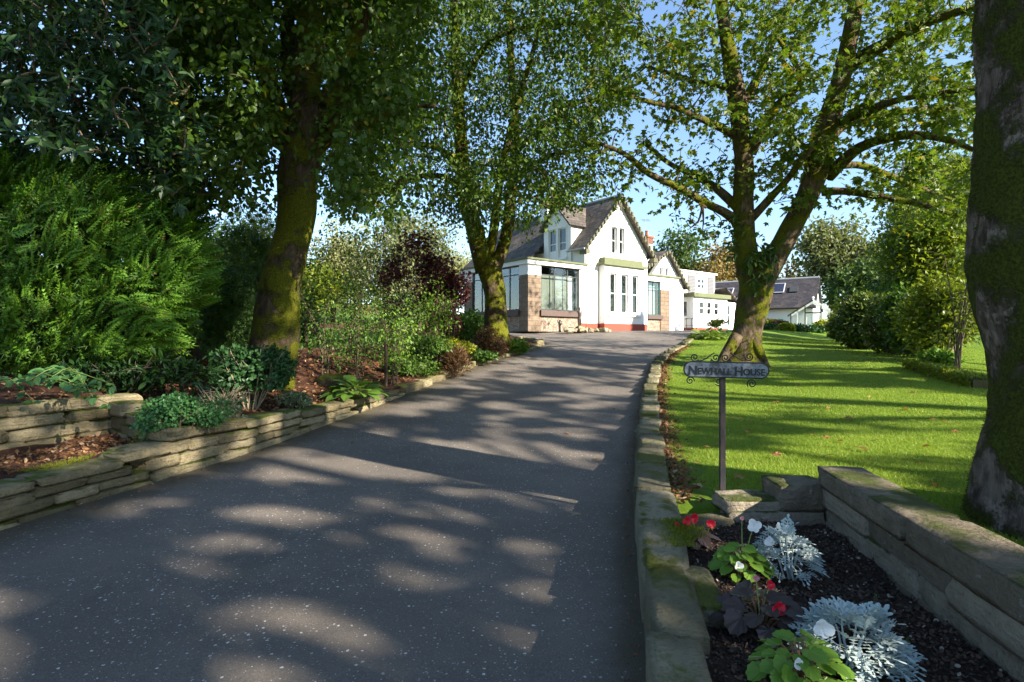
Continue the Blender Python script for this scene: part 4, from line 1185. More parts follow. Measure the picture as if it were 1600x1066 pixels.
def carved_sun_gaps(P):
    """leaves cut out of the belt crowns along the sun, shaping the light spots"""
    S_ = np.array(SUN)
    zg = .1
    for _ in range(2):
        g = P - S_ * ((P[:, 2] - zg) / S_[2])[:, None]
        zg = np.where(g[:, 0] > XR(g[:, 1]), lawn_z(g[:, 0], g[:, 1]), drive_z(g[:, 1]))
    x, y = g[:, 0], g[:, 1]
    lawn = x > XR(y)
    big = noise3(np.stack([x * 1.0, y * 1.25, 0 * x], -1), .62, 2.0)
    gap = np.where(lawn, big > -.02, big > np.where((y < 4.2) & (x < -.4), .30, .44))
    s = .60
    for dx in (-1, 0, 1):
        for dy in (-1, 0, 1):
            cx, cy = np.floor(x / s) + dx, np.floor(y / s) + dy
            h1 = np.modf(np.abs(np.sin(cx * 12.9898 + cy * 78.233) * 43758.5453))[0]
            h2 = np.modf(np.abs(np.sin(cx * 39.346 + cy * 11.135) * 24634.6345))[0]
            h3 = np.modf(np.abs(np.sin(cx * 73.156 + cy * 52.235) * 9871.331))[0]
            gap |= (np.hypot(x - (cx + h1) * s, (y - (cy + h2) * s)) < .15 + .19 * h3 * h3 + .05 * h1) & (h3 > .36)
    return ~gap

def clump_leaves(C, per, R_, size, tmpl, droop=.5, flat=.7, density_var=.5, keep=None):
    C = np.asarray(C); n = len(C)
    cnt = np.maximum(3, (per * (1 + density_var * rng.uniform(-1, 1, n)))).astype(int)
    idx = np.repeat(np.arange(n), cnt); m = len(idx)
    rr_ = np.asarray(R_) * np.ones(n)
    o = rng.normal(0, .55, (m, 3)) * np.array([1, 1, flat]); P = C[idx] + o * rr_[idx][:, None]
    if keep is not None:
        kk = keep(P); P = P[kk]; o = o[kk]; m = len(P)
    D = norm(norm(o) * .6 + rand_dirs(m) * .8 + np.array([0, 0, -droop]))
    N = norm(np.array([0, 0, 1.0]) + rand_dirs(m) * .75)
    S = size * rng.uniform(.65, 1.25, m)
    return leaf_geo(P, D, N, S, tmpl)

def px_path(pts, d0, d1=None, scale=True):
    """pixel path (x, y, radius in pixels) with depth running d0 -> d1"""
    d1 = d0 if d1 is None else d1
    n = len(pts); out = []
    for i, (x, y, r) in enumerate(pts):
        d = d0 + (d1 - d0) * (i / (n - 1))
        out.append([*at(x, y, d), r * d / F])
    return np.array(out)

def limb_obj(name, path, mat, parent, n=16, seg=10, wob=.10, seed=0.0):
    s = spline(path, n)
    A = Acc(); A.tube(s[:, :3], np.maximum(s[:, 3], .006), seg, True, wob, seed)
    A.obj(name, mat, parent, True)
    return s

def in_poly(px, py, poly):
    """which points lie inside a polygon"""
    ins = np.zeros(len(px), bool); n = len(poly)
    for i in range(n):
        x0, y0 = poly[i]; x1, y1 = poly[(i + 1) % n]
        c = ((y0 > py) != (y1 > py)) & (px < (x1 - x0) * (py - y0) / (y1 - y0 + 1e-9) + x0)
        ins ^= c
    return ins

def project(C):
    return 800 + F * C[:, 0] / C[:, 1], 533 - F * (C[:, 2] - EYE) / C[:, 1]

def ellipsoid_pts(n, c, r, hollow=.0):
    out = []
    while len(out) < n:
        p = rng.uniform(-1, 1, (n * 2, 3)); q = np.linalg.norm(p, axis=1)
        out.extend(p[(q < 1) & (q > hollow)])
    return np.array(out[:n]) * np.array(r) + np.array(c)

# --- lime tree in the shrub bed
lime = empty('lime_tree', tuple(at(428, 600, 9.3)))
inv = -np.array(lime.location)
tag(lime, 'big leaning tree with mossy trunk rising behind the azalea shrub', 'tree')
def rel(path, o):
    p = np.array(path, float).copy(); p[:, :3] -= np.array(o.location); return p
LD = 9.3
tr = [(420, 640, 44), (424, 590, 39), (428, 530, 34), (438, 450, 31), (453, 390, 29), (462, 335, 28), (469, 268, 29), (477, 215, 34), (482, 180, 30), (484, 150, 20)]
lt = limb_obj('trunk', rel(px_path(tr, LD, LD), lime), M['bark_lime'], lime, 44, 28, .12, 1.0)
limbs = []
for k, (p, d1) in enumerate([([(446, 222, 20), (432, 170, 17), (415, 110, 15), (398, 50, 13), (380, -30, 11), (360, -140, 8), (345, -260, 5)], 8.7),
          ([(474, 205, 24), (477, 150, 23), (480, 90, 21), (486, 10, 19), (492, -90, 15), (500, -220, 10), (505, -330, 5)], 9.6),
          ([(505, 215, 17), (522, 165, 14), (534, 120, 12), (552, 70, 10), (580, 5, 8), (610, -80, 6), (650, -150, 4)], 8.2),
          ([(500, 225, 13), (540, 200, 10), (580, 190, 7), (630, 170, 5), (680, 165, 3)], 7.8),
          ([(450, 240, 10), (420, 200, 8), (385, 175, 6), (340, 165, 4), (300, 160, 3)], 9.0),
          ([(470, 190, 14), (452, 120, 12), (450, 40, 10), (460, -60, 8), (470, -170, 5)], 11.5)]):
    limbs.append(limb_obj('limb', rel(px_path(p, LD, d1), lime), M['bark_lime'], lime, 18, 10, .09, 2.0 + k))
# burrs on the swollen fork
A = Acc()
for (x, y, r) in [(508, 185, 11), (516, 160, 9), (505, 150, 8), (520, 200, 8), (512, 140, 7)]:
    p = at(x, y, LD - .35) + inv; s = spline([[*(p + (0, .1, -.12)), r * .5 * LD / F], [*p, r * LD / F], [*(p + (.03, .05, .12)), r * .4 * LD / F]], 7); A.tube(s[:, :3], s[:, 3], 8, True, .15, x)
A.obj('burr', M['bark_lime'], lime, True)
n = 1750
px_ = rng.uniform(230, 660, n); py_ = rng.uniform(-420, 330, n); dd = rng.uniform(7.2, 12.5, n)
keep = ~in_poly(px_, py_, [(230, 300), (395, 318), (395, 345), (430, 330), (430, 140), (535, 140), (510, 330), (600, 335), (660, 300), (660, 500), (230, 500)])
keep &= ~(in_poly(px_, py_, [(400, 210), (540, 210), (520, 335), (420, 335)]) & (dd < 9.8))
keep &= ~((px_ < 300) & (py_ > 130) & (dd < 8.5))
keep &= ~(in_poly(px_, py_, [(385, -20), (590, -20), (545, 110), (535, 215), (440, 215), (400, 100)]) & (dd < 9.7) & (rng.uniform(size=n) < .8))
keep &= rng.uniform(size=n) < np.interp(py_, [-420, -200, 200, 330], [.5, .8, .8, .55])
C = np.array([at(a, b, c) for a, b, c in zip(px_[keep], py_[keep], dd[keep])]) + inv
nodes = np.concatenate([l[4:, :3] for l in limbs]); nr = np.concatenate([l[4:, 3] for l in limbs])
A = Acc(); attach_twigs(C, nodes, nr, A, .035); A.obj('twig', M['twig_mossy'], lime, False, 'stuff')
cloud_obj('crown', [clump_leaves(C, 62, .34, .092, T_HEART, .6, .75)], M['lf_lime'], lime)
# epicormic shoots on the trunk
C = np.array([at(*q) for q in [(432, 165, 8.9), (455, 190, 8.8), (500, 205, 8.85), (512, 180, 8.9), (500, 240, 8.8), (485, 215, 8.75), (495, 265, 8.85), (525, 170, 8.8), (440, 220, 8.9), (508, 300, 8.95)]]) + inv
cloud_obj('shoot', [clump_leaves(C, 16, .17, .07, T_HEART, .6)], M['lf_lime'], lime)

# --- twin stemmed tree by the sun room
MD = 16.0
mid = empty('twin_stem_tree', tuple(at(770, 525, MD)))
tag(mid, 'leafy twin stemmed tree with mossy trunk in front of the sun room', 'tree')
minv = -np.array(mid.location)
tr = [(776, 540, 25), (775, 515, 20), (774, 480, 17), (772, 450, 17), (767, 425, 19), (764, 405, 16)]
limb_obj('trunk', rel(px_path(tr, MD, MD), mid), M['bark_lime'], mid, 24, 22, .12, 5.0)
ml = []
for k, (p, d1) in enumerate([([(758, 425, 15), (748, 385, 15), (738, 345, 13.5), (728, 300, 12), (722, 240, 11), (716, 160, 10), (712, 60, 8), (706, -80, 6), (700, -220, 3)], 15.2),
          ([(772, 425, 11), (783, 395, 10), (793, 360, 9.5), (797, 320, 9), (803, 270, 8), (806, 210, 7), (800, 120, 6), (795, 20, 5), (790, -120, 3)], 16.5),
          ([(764, 400, 8), (773, 350, 7), (780, 290, 7), (795, 215, 6), (812, 150, 5), (830, 90, 4), (850, 20, 3)], 14.2),
          ([(724, 270, 6), (690, 235, 5), (650, 225, 4), (600, 230, 3), (560, 240, 2)], 13.2),
          ([(728, 310, 5), (700, 280, 4.5), (660, 275, 4), (610, 290, 3)], 16.5),
          ([(804, 240, 5), (840, 205, 4), (890, 165, 4), (950, 150, 3), (1000, 130, 2)], 13.5),
          ([(798, 290, 5), (830, 260, 4), (870, 240, 3.5), (915, 235, 2.5)], 14.5),
          ([(716, 150, 6), (760, 70, 5), (830, 40, 4), (920, 35, 3), (980, 20, 2)], 12.8)]):
    ml.append(limb_obj('limb', rel(px_path(p, MD, d1), mid), M['bark_lime'], mid, 18, 9, .08, 7.0 + k))
n = 1900
px_ = rng.uniform(500, 985, n); py_ = rng.uniform(-300, 400, n); dd = rng.uniform(11.5, 19.5, n)
low = np.interp(px_, [500, 560, 620, 690, 720, 760, 800, 850, 885, 915, 945, 985], [330, 345, 345, 340, 365, 372, 372, 352, 330, 312, 298, 270])
keep = py_ < low - 10
keep &= ~(in_poly(px_, py_, [(940, 170), (1000, 160), (1000, 300), (965, 300), (945, 240)]))
keep &= ~(in_poly(px_, py_, [(718, 375), (805, 360), (810, 430), (720, 430)]))
keep &= rng.uniform(size=n) < np.interp(py_, [-300, 0, 250, 380], [.5, .9, .85, .6])
C = np.array([at(a, b, c) for a, b, c in zip(px_[keep], py_[keep], dd[keep])]) + minv
nodes = np.concatenate([l[4:, :3] for l in ml]); nr = np.concatenate([l[4:, 3] for l in ml])
A = Acc(); attach_twigs(C, nodes, nr, A, .04); A.obj('twig', M['twig_mossy'], mid, False, 'stuff')
cloud_obj('crown', [clump_leaves(C, 60, .44, .108, T_LEAF, .6, .8)], M['lf_mid'], mid)
C = np.array([at(*q) for q in [(735, 330, 14.9), (742, 355, 15), (730, 300, 14.8), (795, 335, 15.6), (798, 305, 15.6), (720, 260, 14.8), (800, 270, 15.6), (748, 385, 15.2), (725, 280, 14.7)]]) + minv
cloud_obj('shoot', [clump_leaves(C, 26, .28, .085, T_HEART, .6)], M['lf_mid'], mid)

# --- the forked sycamore on the lawn
SD = 13.5
syc = empty('sycamore_tree', (float(at(1160, 558, SD)[0]), SD, .93))
tag(syc, 'forked sycamore with mossy trunk standing on the lawn', 'tree')
sinv = -np.array(syc.location)
tr = [(1160, 572, 38), (1161, 556, 29), (1165, 535, 24.5), (1170, 505, 22.5), (1178, 475, 23), (1183, 447, 26), (1184, 422, 31), (1186, 402, 28)]
limb_obj('trunk', rel(px_path(tr, SD, SD), syc), M['bark_syc'], syc, 36, 30, .10, 11.0)
for k, (x, y, a) in enumerate([(1130, 560, -1), (1192, 562, 1)]):
    p = np.array([[*(at(1164 + a * 12, 525, SD - .2) + sinv), .14], [*(at(1161 + a * 24, 550, SD - .3) + sinv), .13], [*(at(1160 + a * 44, 578, SD - .4) + sinv), .03]])
    limb_obj('root', p, M['bark_syc'], syc, 9, 9, .12, k)
SL = []
spec = [([(1174, 425, 22), (1166, 395, 18), (1162, 360, 16), (1162, 300, 15), (1163, 255, 14.5), (1157, 205, 14), (1151, 150, 13.5), (1142, 95, 12), (1132, 40, 10), (1124, -30, 8), (1118, -130, 5)], 13.5, 'stem'),
        ([(1194, 428, 21), (1212, 400, 18), (1232, 365, 16), (1256, 320, 16.5), (1272, 275, 18), (1285, 225, 18.5), (1300, 172, 16), (1315, 120, 14), (1326, 70, 12), (1336, 10, 12), (1350, -80, 9), (1362, -190, 5)], 12.8, 'stem'),
        ([(1150, 345, 9), (1128, 330, 7), (1100, 316, 6), (1062, 294, 5.5), (1015, 272, 5), (975, 240, 4), (930, 222, 2.5)], 12.2, 'limb'),
        ([(1152, 325, 8), (1132, 305, 7), (1110, 288, 6), (1085, 274, 5), (1045, 255, 4), (1005, 222, 3)], 14.8, 'limb'),
        ([(1150, 212, 7), (1120, 197, 6), (1090, 183, 5), (1055, 168, 4), (1010, 158, 3.5), (955, 140, 2)], 12.0, 'limb'),
        ([(1142, 138, 6), (1112, 131, 4.5), (1083, 127, 4), (1055, 117, 3.5), (1010, 104, 2.5)], 14.6, 'limb'),
        ([(1174, 342, 7), (1205, 308, 6), (1232, 278, 5), (1262, 238, 4.5), (1290, 214, 4)], 12.2, 'limb'),
        ([(1172, 240, 9), (1188, 205, 8), (1208, 172, 7), (1234, 148, 6), (1252, 126, 5), (1240, 95, 4), (1215, 60, 3)], 12.0, 'limb'),
        ([(1160, 165, 8), (1185, 120, 7), (1205, 70, 6), (1228, 20, 5), (1262, -40, 4), (1290, -100, 3)], 14.8, 'limb'),
        ([(1285, 300, 7), (1315, 299, 6), (1350, 303, 5.5), (1390, 310, 5), (1440, 320, 4), (1490, 335, 3), (1535, 350, 2)], 12.0, 'limb'),
        ([(1294, 275, 10), (1318, 252, 9), (1345, 230, 8), (1388, 215, 7), (1435, 211, 6), (1485, 220, 5), (1535, 240, 3)], 11.0, 'limb'),
        ([(1290, 225, 9), (1312, 200, 8), (1345, 185, 7), (1385, 178, 6.5), (1435, 172, 5.5), (1490, 166, 4.5), (1540, 168, 3)], 14.0, 'limb'),
        ([(1284, 210, 8), (1320, 188, 7), (1360, 172, 6), (1405, 156, 5), (1460, 147, 4), (1530, 138, 3)], 10.5, 'limb'),
        ([(1320, 110, 12), (1350, 88, 11), (1385, 68, 10), (1425, 45, 8.5), (1475, 25, 7), (1530, 10, 5)], 11.5, 'limb'),
        ([(1300, 262, 6), (1340, 258, 5.5), (1380, 270, 5), (1425, 290, 4), (1470, 305, 3), (1515, 325, 2)], 14.8, 'limb'),
        ([(1345, 172, 6), (1368, 150, 5), (1388, 120, 4.5), (1420, 85, 4), (1455, 60, 3)], 13.0, 'limb'),
        ([(1280, 245, 6), (1250, 225, 5), (1225, 205, 4), (1205, 215, 3)], 14.5, 'limb')]
for k, (p, d1, nm) in enumerate(spec):
    SL.append(limb_obj(nm, rel(px_path(p, SD, d1), syc), M['bark_syc'], syc, 22, 12 if nm == 'stem' else 8, .10, 20 + k))
# a bare dead twig
A = Acc()
for p in ([(1103, 325, 2.2), (1098, 322, 2), (1092, 345, 1.6), (1085, 350, 1.2), (1076, 340, .8)], [(1098, 322, 2), (1099, 345, 1.4), (1098, 357, .8)], [(1092, 345, 1.4), (1080, 355, 1), (1072, 346, .6)]):
    s = rel(px_path(p, 12.9, 12.7), syc); s = spline(s, 8); A.tube(s[:, :3], s[:, 3], 5)
A.obj('dead_twig', M['bark_dark'], syc, True)
CL = []
for l in SL[2:]:
    for t_ in np.linspace(.30, 1, 17):
        i = t_ * (len(l) - 1); p = l[int(i), :3]
        for _ in range(1 + (rng.uniform() < .4)):
            CL.append(p + rng.normal(0, .42, 3) + (0, 0, .12))
n = 1000
px_ = rng.uniform(905, 1580, n); py_ = rng.uniform(-330, 300, n); dd = rng.uniform(9.0, 17.5, n)
low = np.interp(px_, [905, 940, 990, 1060, 1100, 1160, 1230, 1290, 1340, 1400, 1500, 1580], [270, 190, 130, 110, 235, 290, 290, 170, 150, 240, 340, 380])
keep = (py_ < low) & ~in_poly(px_, py_, [(985, 80), (1100, 95), (1110, 200), (1050, 215), (960, 230)]) & ~in_poly(px_, py_, [(1310, 205), (1420, 200), (1400, 330), (1330, 330)])
keep &= ~(in_poly(px_, py_, [(1270, 330), (1250, 240), (1300, 120), (1345, 120), (1320, 250)]) & (dd < 13.2))
keep &= ~(in_poly(px_, py_, [(1130, 330), (1130, 100), (1180, 100), (1190, 330)]) & (dd < 13.5))
keep &= rng.uniform(size=n) < np.interp(py_, [-330, -50, 130, 260], [.5, .85, .62, .42])
CL.extend([at(a, b, c) + sinv for a, b, c in zip(px_[keep], py_[keep], dd[keep])])
C = np.array(CL)
nodes = np.concatenate([l[5:, :3] for l in SL]); nr = np.concatenate([l[5:, 3] for l in SL])
A = Acc(); attach_twigs(C, nodes, nr, A, .045); A.obj('twig', M['twig_mossy'], syc, False, 'stuff')
cloud_obj('crown', [clump_leaves(C, 21, .36, .142, T_LOBED, .45, .6)], M['lf_syc'], syc)
# ferns and ivy in the fork
C = np.array([at(x, y, 13.1) for x, y in [(1178, 402), (1190, 392), (1200, 400), (1185, 418), (1195, 425), (1172, 415), (1205, 385), (1182, 440)]]) + sinv
P = np.repeat(C, 26, 0) + rng.normal(0, .10, (len(C) * 26, 3)); D = norm(rng.normal(0, .5, P.shape) + (0, -.5, -.6)); 
cloud_obj('fork_fern', [leaf_geo(P, D, rand_dirs(len(P)) + (0, -1, .6), rng.uniform(.14, .26, len(P)), T_LONG)], M['ivy'], syc)
C = np.array([at(x, y, 13.3) for x, y in [(1146, 400), (1145, 380), (1147, 362), (1240, 310), (1236, 322), (1146, 340)]]) + sinv
P = np.repeat(C, 22, 0) + rng.normal(0, .09, (len(C) * 22, 3)); D = norm(rng.normal(0, .5, P.shape) + (-.6, -.3, -.3))
cloud_obj('stem_fern', [leaf_geo(P, D, rand_dirs(len(P)) + (0, -1, .6), rng.uniform(.12, .2, len(P)), T_LONG)], M['ivy'], syc)

# --- the big trunk at the end of the stone wall, and trees of the same belt beyond the picture's edge that shade the drive
def free_tree(name, label, base, H, crown_r, trunk_r, n_cl, per, leaf, mat, bark, tmpl=T_LOBED, crown_z=.42, seed=1, grp=None, wob=.1, cl_r=.5, lean=(0, 0), seg=18, tp=None, nring=40, gaps=False):
    t = empty(name, base); tag(t, label, 'tree', grp)
    H = float(H)
    tp = tp or [[0, 0, -.3, trunk_r * 1.42], [0, 0, .0, trunk_r * 1.24], [.0, 0, .45, trunk_r * 1.06], [.0, .0, 1.4, trunk_r], [.0 + lean[0] * .3, lean[1] * .3, H * .3, trunk_r * .92], [lean[0], lean[1], H * .5, trunk_r * .7], [lean[0] * 1.2, lean[1] * 1.2, H * .78, trunk_r * .25]]
    T_ = limb_obj('trunk', np.array(tp), bark, t, nring, seg + 10, wob, seed)
    c = np.array([lean[0], lean[1], H * (crown_z + (1 - crown_z) * .5)]); rad = np.array([crown_r, crown_r, H * (1 - crown_z) * .55])
    lb = []
    for k in range(9):
        a = k * 2.4 + seed; z0 = H * (.30 + .045 * k)
        i = np.argmin(abs(T_[:, 2] - z0)); p0 = T_[i, :3]
        e = c + rad * np.array([math.cos(a) * .85, math.sin(a) * .85, rng.uniform(-.5, .6)])
        m = p0 * .5 + e * .5 + (0, 0, .4)
        lb.append(limb_obj('limb', np.array([[*p0, trunk_r * .38], [*m, trunk_r * .2], [*e, .03]]), bark, t, 10, 7, .08, k))
    C = ellipsoid_pts(n_cl, c, rad, .25)
    C += .5 * np.stack([noise3(C, .5, k) for k in (1, 5, 9)], -1)
    A = Acc(); attach_twigs(C, np.concatenate([l[2:, :3] for l in lb] + [T_[len(T_) // 2:, :3]]), np.concatenate([l[2:, 3] for l in lb] + [T_[len(T_) // 2:, 3]]), A, .04)
    A.obj('twig', M['twig_mossy'], t, False, 'stuff')
    cloud_obj('crown', [clump_leaves(C, per, cl_r, leaf, tmpl, .45, .7, keep=(lambda P: carved_sun_gaps(P + np.array(base))) if gaps else None)], mat, t)
    return t
free_tree('mossy_trunk_tree', 'massive mossy trunk with grey lichen bark behind the flower bed wall', (3.32, 3.3, .2), 13.5, 4.8, .44, 360, 32, .16, M['lf_near'], M['bark_near'], T_HEART, .50, 3, wob=.075, lean=(.25, -.4), seg=54, nring=150, tp=[[0, 0, -.4, .62], [0, 0, -.1, .57], [0, 0, .12, .53], [.0, 0, .5, .495], [.02, 0, 1.0, .48], [.0, 0, 1.8, .50], [.0, 0, 2.6, .50], [.0, 0, 3.6, .49], [.02, -.02, 4.8, .46], [.15, -.2, 6.8, .36], [.3, -.4, 10.5, .12]])
free_tree('belt_tree', 'tall broadleaf tree of the shelter belt that dapples drive and lawn with shade', (15.5, -6.5, .3), 15, 5.0, .40, 170, 70, .24, M['lf_near'], M['bark_dark'], T_HEART, .40, 5, grp='shelter belt trees', gaps=True, cl_r=.75, seg=8)
free_tree('belt_tree', 'tall broadleaf tree of the shelter belt that dapples drive and lawn with shade', (21.5, -3.0, .4), 16, 5.0, .40, 150, 64, .25, M['lf_near'], M['bark_dark'], T_HEART, .36, 8, grp='shelter belt trees', gaps=True, cl_r=.75, seg=8)
free_tree('belt_tree', 'tall broadleaf tree of the shelter belt that dapples drive and lawn with shade', (19.5, 3.5, .5), 12, 4.2, .36, 90, 60, .25, M['lf_near'], M['bark_dark'], T_HEART, .30, 11, grp='shelter belt trees', gaps=True, cl_r=.7, seg=8)
free_tree('belt_tree', 'tall broadleaf tree of the shelter belt that dapples drive and lawn with shade', (10.5, -9.0, .3), 15, 4.8, .40, 140, 66, .24, M['lf_near'], M['bark_dark'], T_HEART, .35, 14, grp='shelter belt trees', gaps=True, cl_r=.75, seg=8)

# moss fringe on the massive trunk
near = [o for o in col.objects if o.name.startswith('mossy_trunk_tree')][0]
tm = [c for c in near.children if c.name.startswith('trunk')][0].data
co = np.zeros(len(tm.vertices) * 3, np.float32); tm.vertices.foreach_get('co', co); co = co.reshape(-1, 3)
fc = np.array([list(p.vertices) for p in tm.polygons if len(p.vertices) == 4]); fz = co[fc].mean(1)[:, 2]; fc = fc[fz < 4.6]
n = 26000
k_ = rng.integers(0, len(fc), n); w4 = rng.dirichlet((1, 1, 1, 1), n); P = (co[fc[k_]] * w4[..., None]).sum(1)
Nn = norm(P * np.array([1, 1, 0.0])); ok = (noise3(P, 1.5, 4) + .5 * noise3(P, 4.5, 2)) > .0; P = P[ok]; Nn = Nn[ok]; n = len(P)
cloud_obj('moss', [leaf_geo(P - Nn * .005, norm(Nn + rng.normal(0, .5, (n, 3)) + (0, 0, -.3)), rand_dirs(n), rng.uniform(.014, .034, n), T_NEEDLE)], m_leaf('trunk_moss', (.045, .06, .008), (.10, .12, .014), .25, .85), near)

# dark tree behind the laurel
dk = free_tree('dark_trunk_tree', 'dark straight trunk half hidden behind the laurel', (-5.75, 9.6, .9), 13, 4.4, .40, 260, 40, .12, M['lf_lime'], M['bark_dark'], T_HEART, .34, 17, cl_r=.6)

# ------------------------------------------------------------------ shrubs
def blob_points(n, c, r, lumps=9, lump_r=.45, shell=.75, seed=0, floor=None):
    """points and outward normals on a lumpy mass of overlapping balls"""
    rs = np.random.default_rng(seed + 100)
    q = norm(rs.normal(size=(lumps, 3)))
    lc = q * (1 - lump_r) * rs.uniform(.55, 1.05, (lumps, 1))
    k = rng.integers(0, lumps, n)
    d = rand_dirs(n)
    rad = lump_r * rng.uniform(shell, 1.06, n) * rs.uniform(.8, 1.2, lumps)[k]
    u = lc[k] + d * rad[:, None]
    P = u * np.array(r) + np.array(c)
    N = norm(norm(u) * .6 + d * .7)
    if floor is not None:
        ok = P[:, 2] > floor; P = P[ok]; N = N[ok]
    return P, N

def shrub(name, label, base, r, n, leaf, tmpl, mat, cat='shrub', lumps=9, lump_r=.45, shell=.6, seed=0, droop=.25, stems=6, stem_mat='twig', stem_r=.012, lift=0.0, group=None, up=.3, out=.5, stem_vis=.9):
    """base: point on the ground under the middle; r: half sizes (x, y, z)"""
    o = empty(name, tuple(base)); tag(o, label, cat, group)
    c = np.array([0, 0, r[2] * .78 + lift])
    P, N = blob_points(n, c, r, lumps, lump_r, shell, seed, .02)
    m = len(P)
    D = norm(N * out + rand_dirs(m) * .7 + np.array([0, 0, up - droop]))
    NN = norm(N * .7 + np.array([0, 0, .6]) + rand_dirs(m) * .5)
    cloud_obj('foliage', [leaf_geo(P, D, NN, leaf * rng.uniform(.65, 1.25, m), tmpl)], M[mat], o)
    for k in range(stems):
        a = k * 2.4 + seed; e = np.array([math.cos(a) * r[0] * .6, math.sin(a) * r[1] * .6, lift + r[2] * rng.uniform(.9, 1.6) * stem_vis])
        A = Acc(); pts = spline([(math.cos(a) * .06, math.sin(a) * .06, -.05), e * .45 + rng.normal(0, .04, 3), e], 7)
        A.tube(pts, np.linspace(stem_r, stem_r * .4, 7), 5)
        for q in range(2):
            s_ = pts[3 + q]; t_ = s_ + (e - s_) * .6 + rng.normal(0, .22, 3) * np.array(r)
            A.tube([s_, s_ * .5 + t_ * .5 + (0, 0, .02), t_], [stem_r * .6, stem_r * .45, stem_r * .2], 4)
        A.obj('stem', M[stem_mat], o)
    return o

def gz(x, y):
    """height of the ground there"""
    if x > XR(y): return float(lawn_z(x, y))
    if x < XL(y): return float(left_z(x, y))
    return float(drive_z(y))
def gpt(px, d):
    x = (px - 800) / F * d
    return np.array([x, d, gz(x, d)])

# --- the golden green cypress mass
cy = empty('cypress_hedge', tuple(gpt(120, 6.9)))
tag(cy, 'big bright green cypress with feathery sprays above the terrace wall', 'cypress')
base = np.array(cy.location)
def cyp_surface(n):
    # bulging body: ellipsoid lumps, faces turned to the drive
    lc = np.array([at(40, 400, 7.6), at(150, 390, 7.4), at(240, 420, 7.5), at(90, 480, 7.3), at(200, 490, 7.3), at(130, 330, 7.8), at(20, 330, 7.8), at(30, 500, 7.3), at(255, 350, 8.1), at(-60, 430, 7.4)])
    lr = np.array([.95, .95, .72, .75, .68, .72, .8, .7, .55, 1.0])
    k = rng.choice(len(lc), n, p=(lr ** 2) / (lr ** 2).sum()); d = rand_dirs(n)
    P = lc[k] + d * lr[k][:, None] * np.array([1, .9, .95]) * rng.uniform(.88, 1.04, n)[:, None]
    # keep only the outside
    dist = np.min([np.linalg.norm((P - c) / np.array([1, .9, .95]), axis=1) - r for c, r in zip(lc, lr)], axis=0)
    ok = (dist > -.16) & (d[:, 1] < .55) & (P[:, 2] > .80)
    return P[ok], d[ok]
P, N = cyp_surface(10200)
m = len(P)
D = norm(N * .55 + np.array([.75, -.25, .42]) + rng.normal(0, .36, (m, 3)) + np.stack([noise3(P, 1.6, 3), 0 * P[:, 0], noise3(P, 1.9, 8)], -1) * .4)
NN = norm(N + np.array([-.3, -.3, .5]) + rng.normal(0, .3, (m, 3)))
print('cypress sprays', m)
cloud_obj('foliage', [leaf_geo(P - base - D * .12, D, NN, rng.uniform(.16, .46, m), T_FROND)], M['lf_cypress'], cy)
# shaded inner wood
A = Acc()
for k in range(34):
    a = at(rng.uniform(-40, 250), rng.uniform(555, 585), 7.7 + rng.uniform(-.3, .4)); b = at(rng.uniform(-60, 290), rng.uniform(380, 560), 7.2 + rng.uniform(-.3, .5))
    m_ = a * .5 + b * .5 + rng.normal(0, .15, 3) + (0, 0, -.1)
    s_ = spline([a, m_, b], 8) - base; A.tube(s_, np.linspace(.03, .008, 8), 5)
A.obj('branch_tangle', M['twig'], cy, False, 'stuff')
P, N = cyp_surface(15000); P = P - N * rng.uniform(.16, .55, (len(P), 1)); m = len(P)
cloud_obj('inner_foliage', [leaf_geo(P - base, norm(N + rng.normal(0, .4, (m, 3))), rand_dirs(m), rng.uniform(.28, .44, m), T_FROND_S)], M['lf_cypress_dk'], cy)  # darker leaf colour paints in the shade between the outer sprays
A = Acc(); s_ = spline([[*(at(110, 640, 8.4) - base), .16], [*(at(115, 500, 8.4) - base), .13], [*(at(120, 300, 8.4) - base), .06]], 9); A.tube(s_[:, :3], s_[:, 3], 10, True, .1); A.obj('trunk', M['bark_dark'], cy, True)

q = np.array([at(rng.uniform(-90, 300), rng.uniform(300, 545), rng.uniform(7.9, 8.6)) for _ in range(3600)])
cloud_obj('shaded_foliage', [leaf_geo(q - np.array(cy.location), rand_dirs(3600), rand_dirs(3600) + (0, -1, 0), rng.uniform(.14, .24, 3600), T_OVAL)], M['lf_cypress_dk'], cy)  # shade deep inside the cypress is put into this darker leaf colour

# --- cherry laurel towering above it
la = empty('laurel', tuple(gpt(60, 8.2)))
tag(la, 'tall dark glossy laurel with long leaves above the bright cypress', 'laurel')
base = np.array(la.location)
n = 900
q = []
while len(q) < n:
    x, y_, d_ = rng.uniform(-80, 330), rng.uniform(-140, 318), rng.uniform(6.3, 9.0)
    edge = np.interp(y_, [-140, 0, 120, 200, 318], [290, 262, 285, 300, 365]) + rng.normal(0, 12)
    if x > edge: continue
    if y_ > 240 and d_ < 7.4 and x < 210: continue
    if y_ > 235 and x > 200 and d_ < 7.9: d_ += .6
    q.append(at(x, y_, d_))
q = np.array(q)
trunkpts = np.array([at(80, y_, 8.3) for y_ in np.linspace(560, -120, 14)])
A = Acc(); A.tube(trunkpts - base, np.linspace(.09, .03, 14), 8, True, .1); A.obj('trunk', M['bark_dark'], la, True)
A = Acc(); attach_twigs(q - base, trunkpts - base, np.full(14, .05), A, .03, .05); A.obj('twig', M['twig'], la, False, 'stuff')
LP, LDr, LN, LS = [], [], [], []
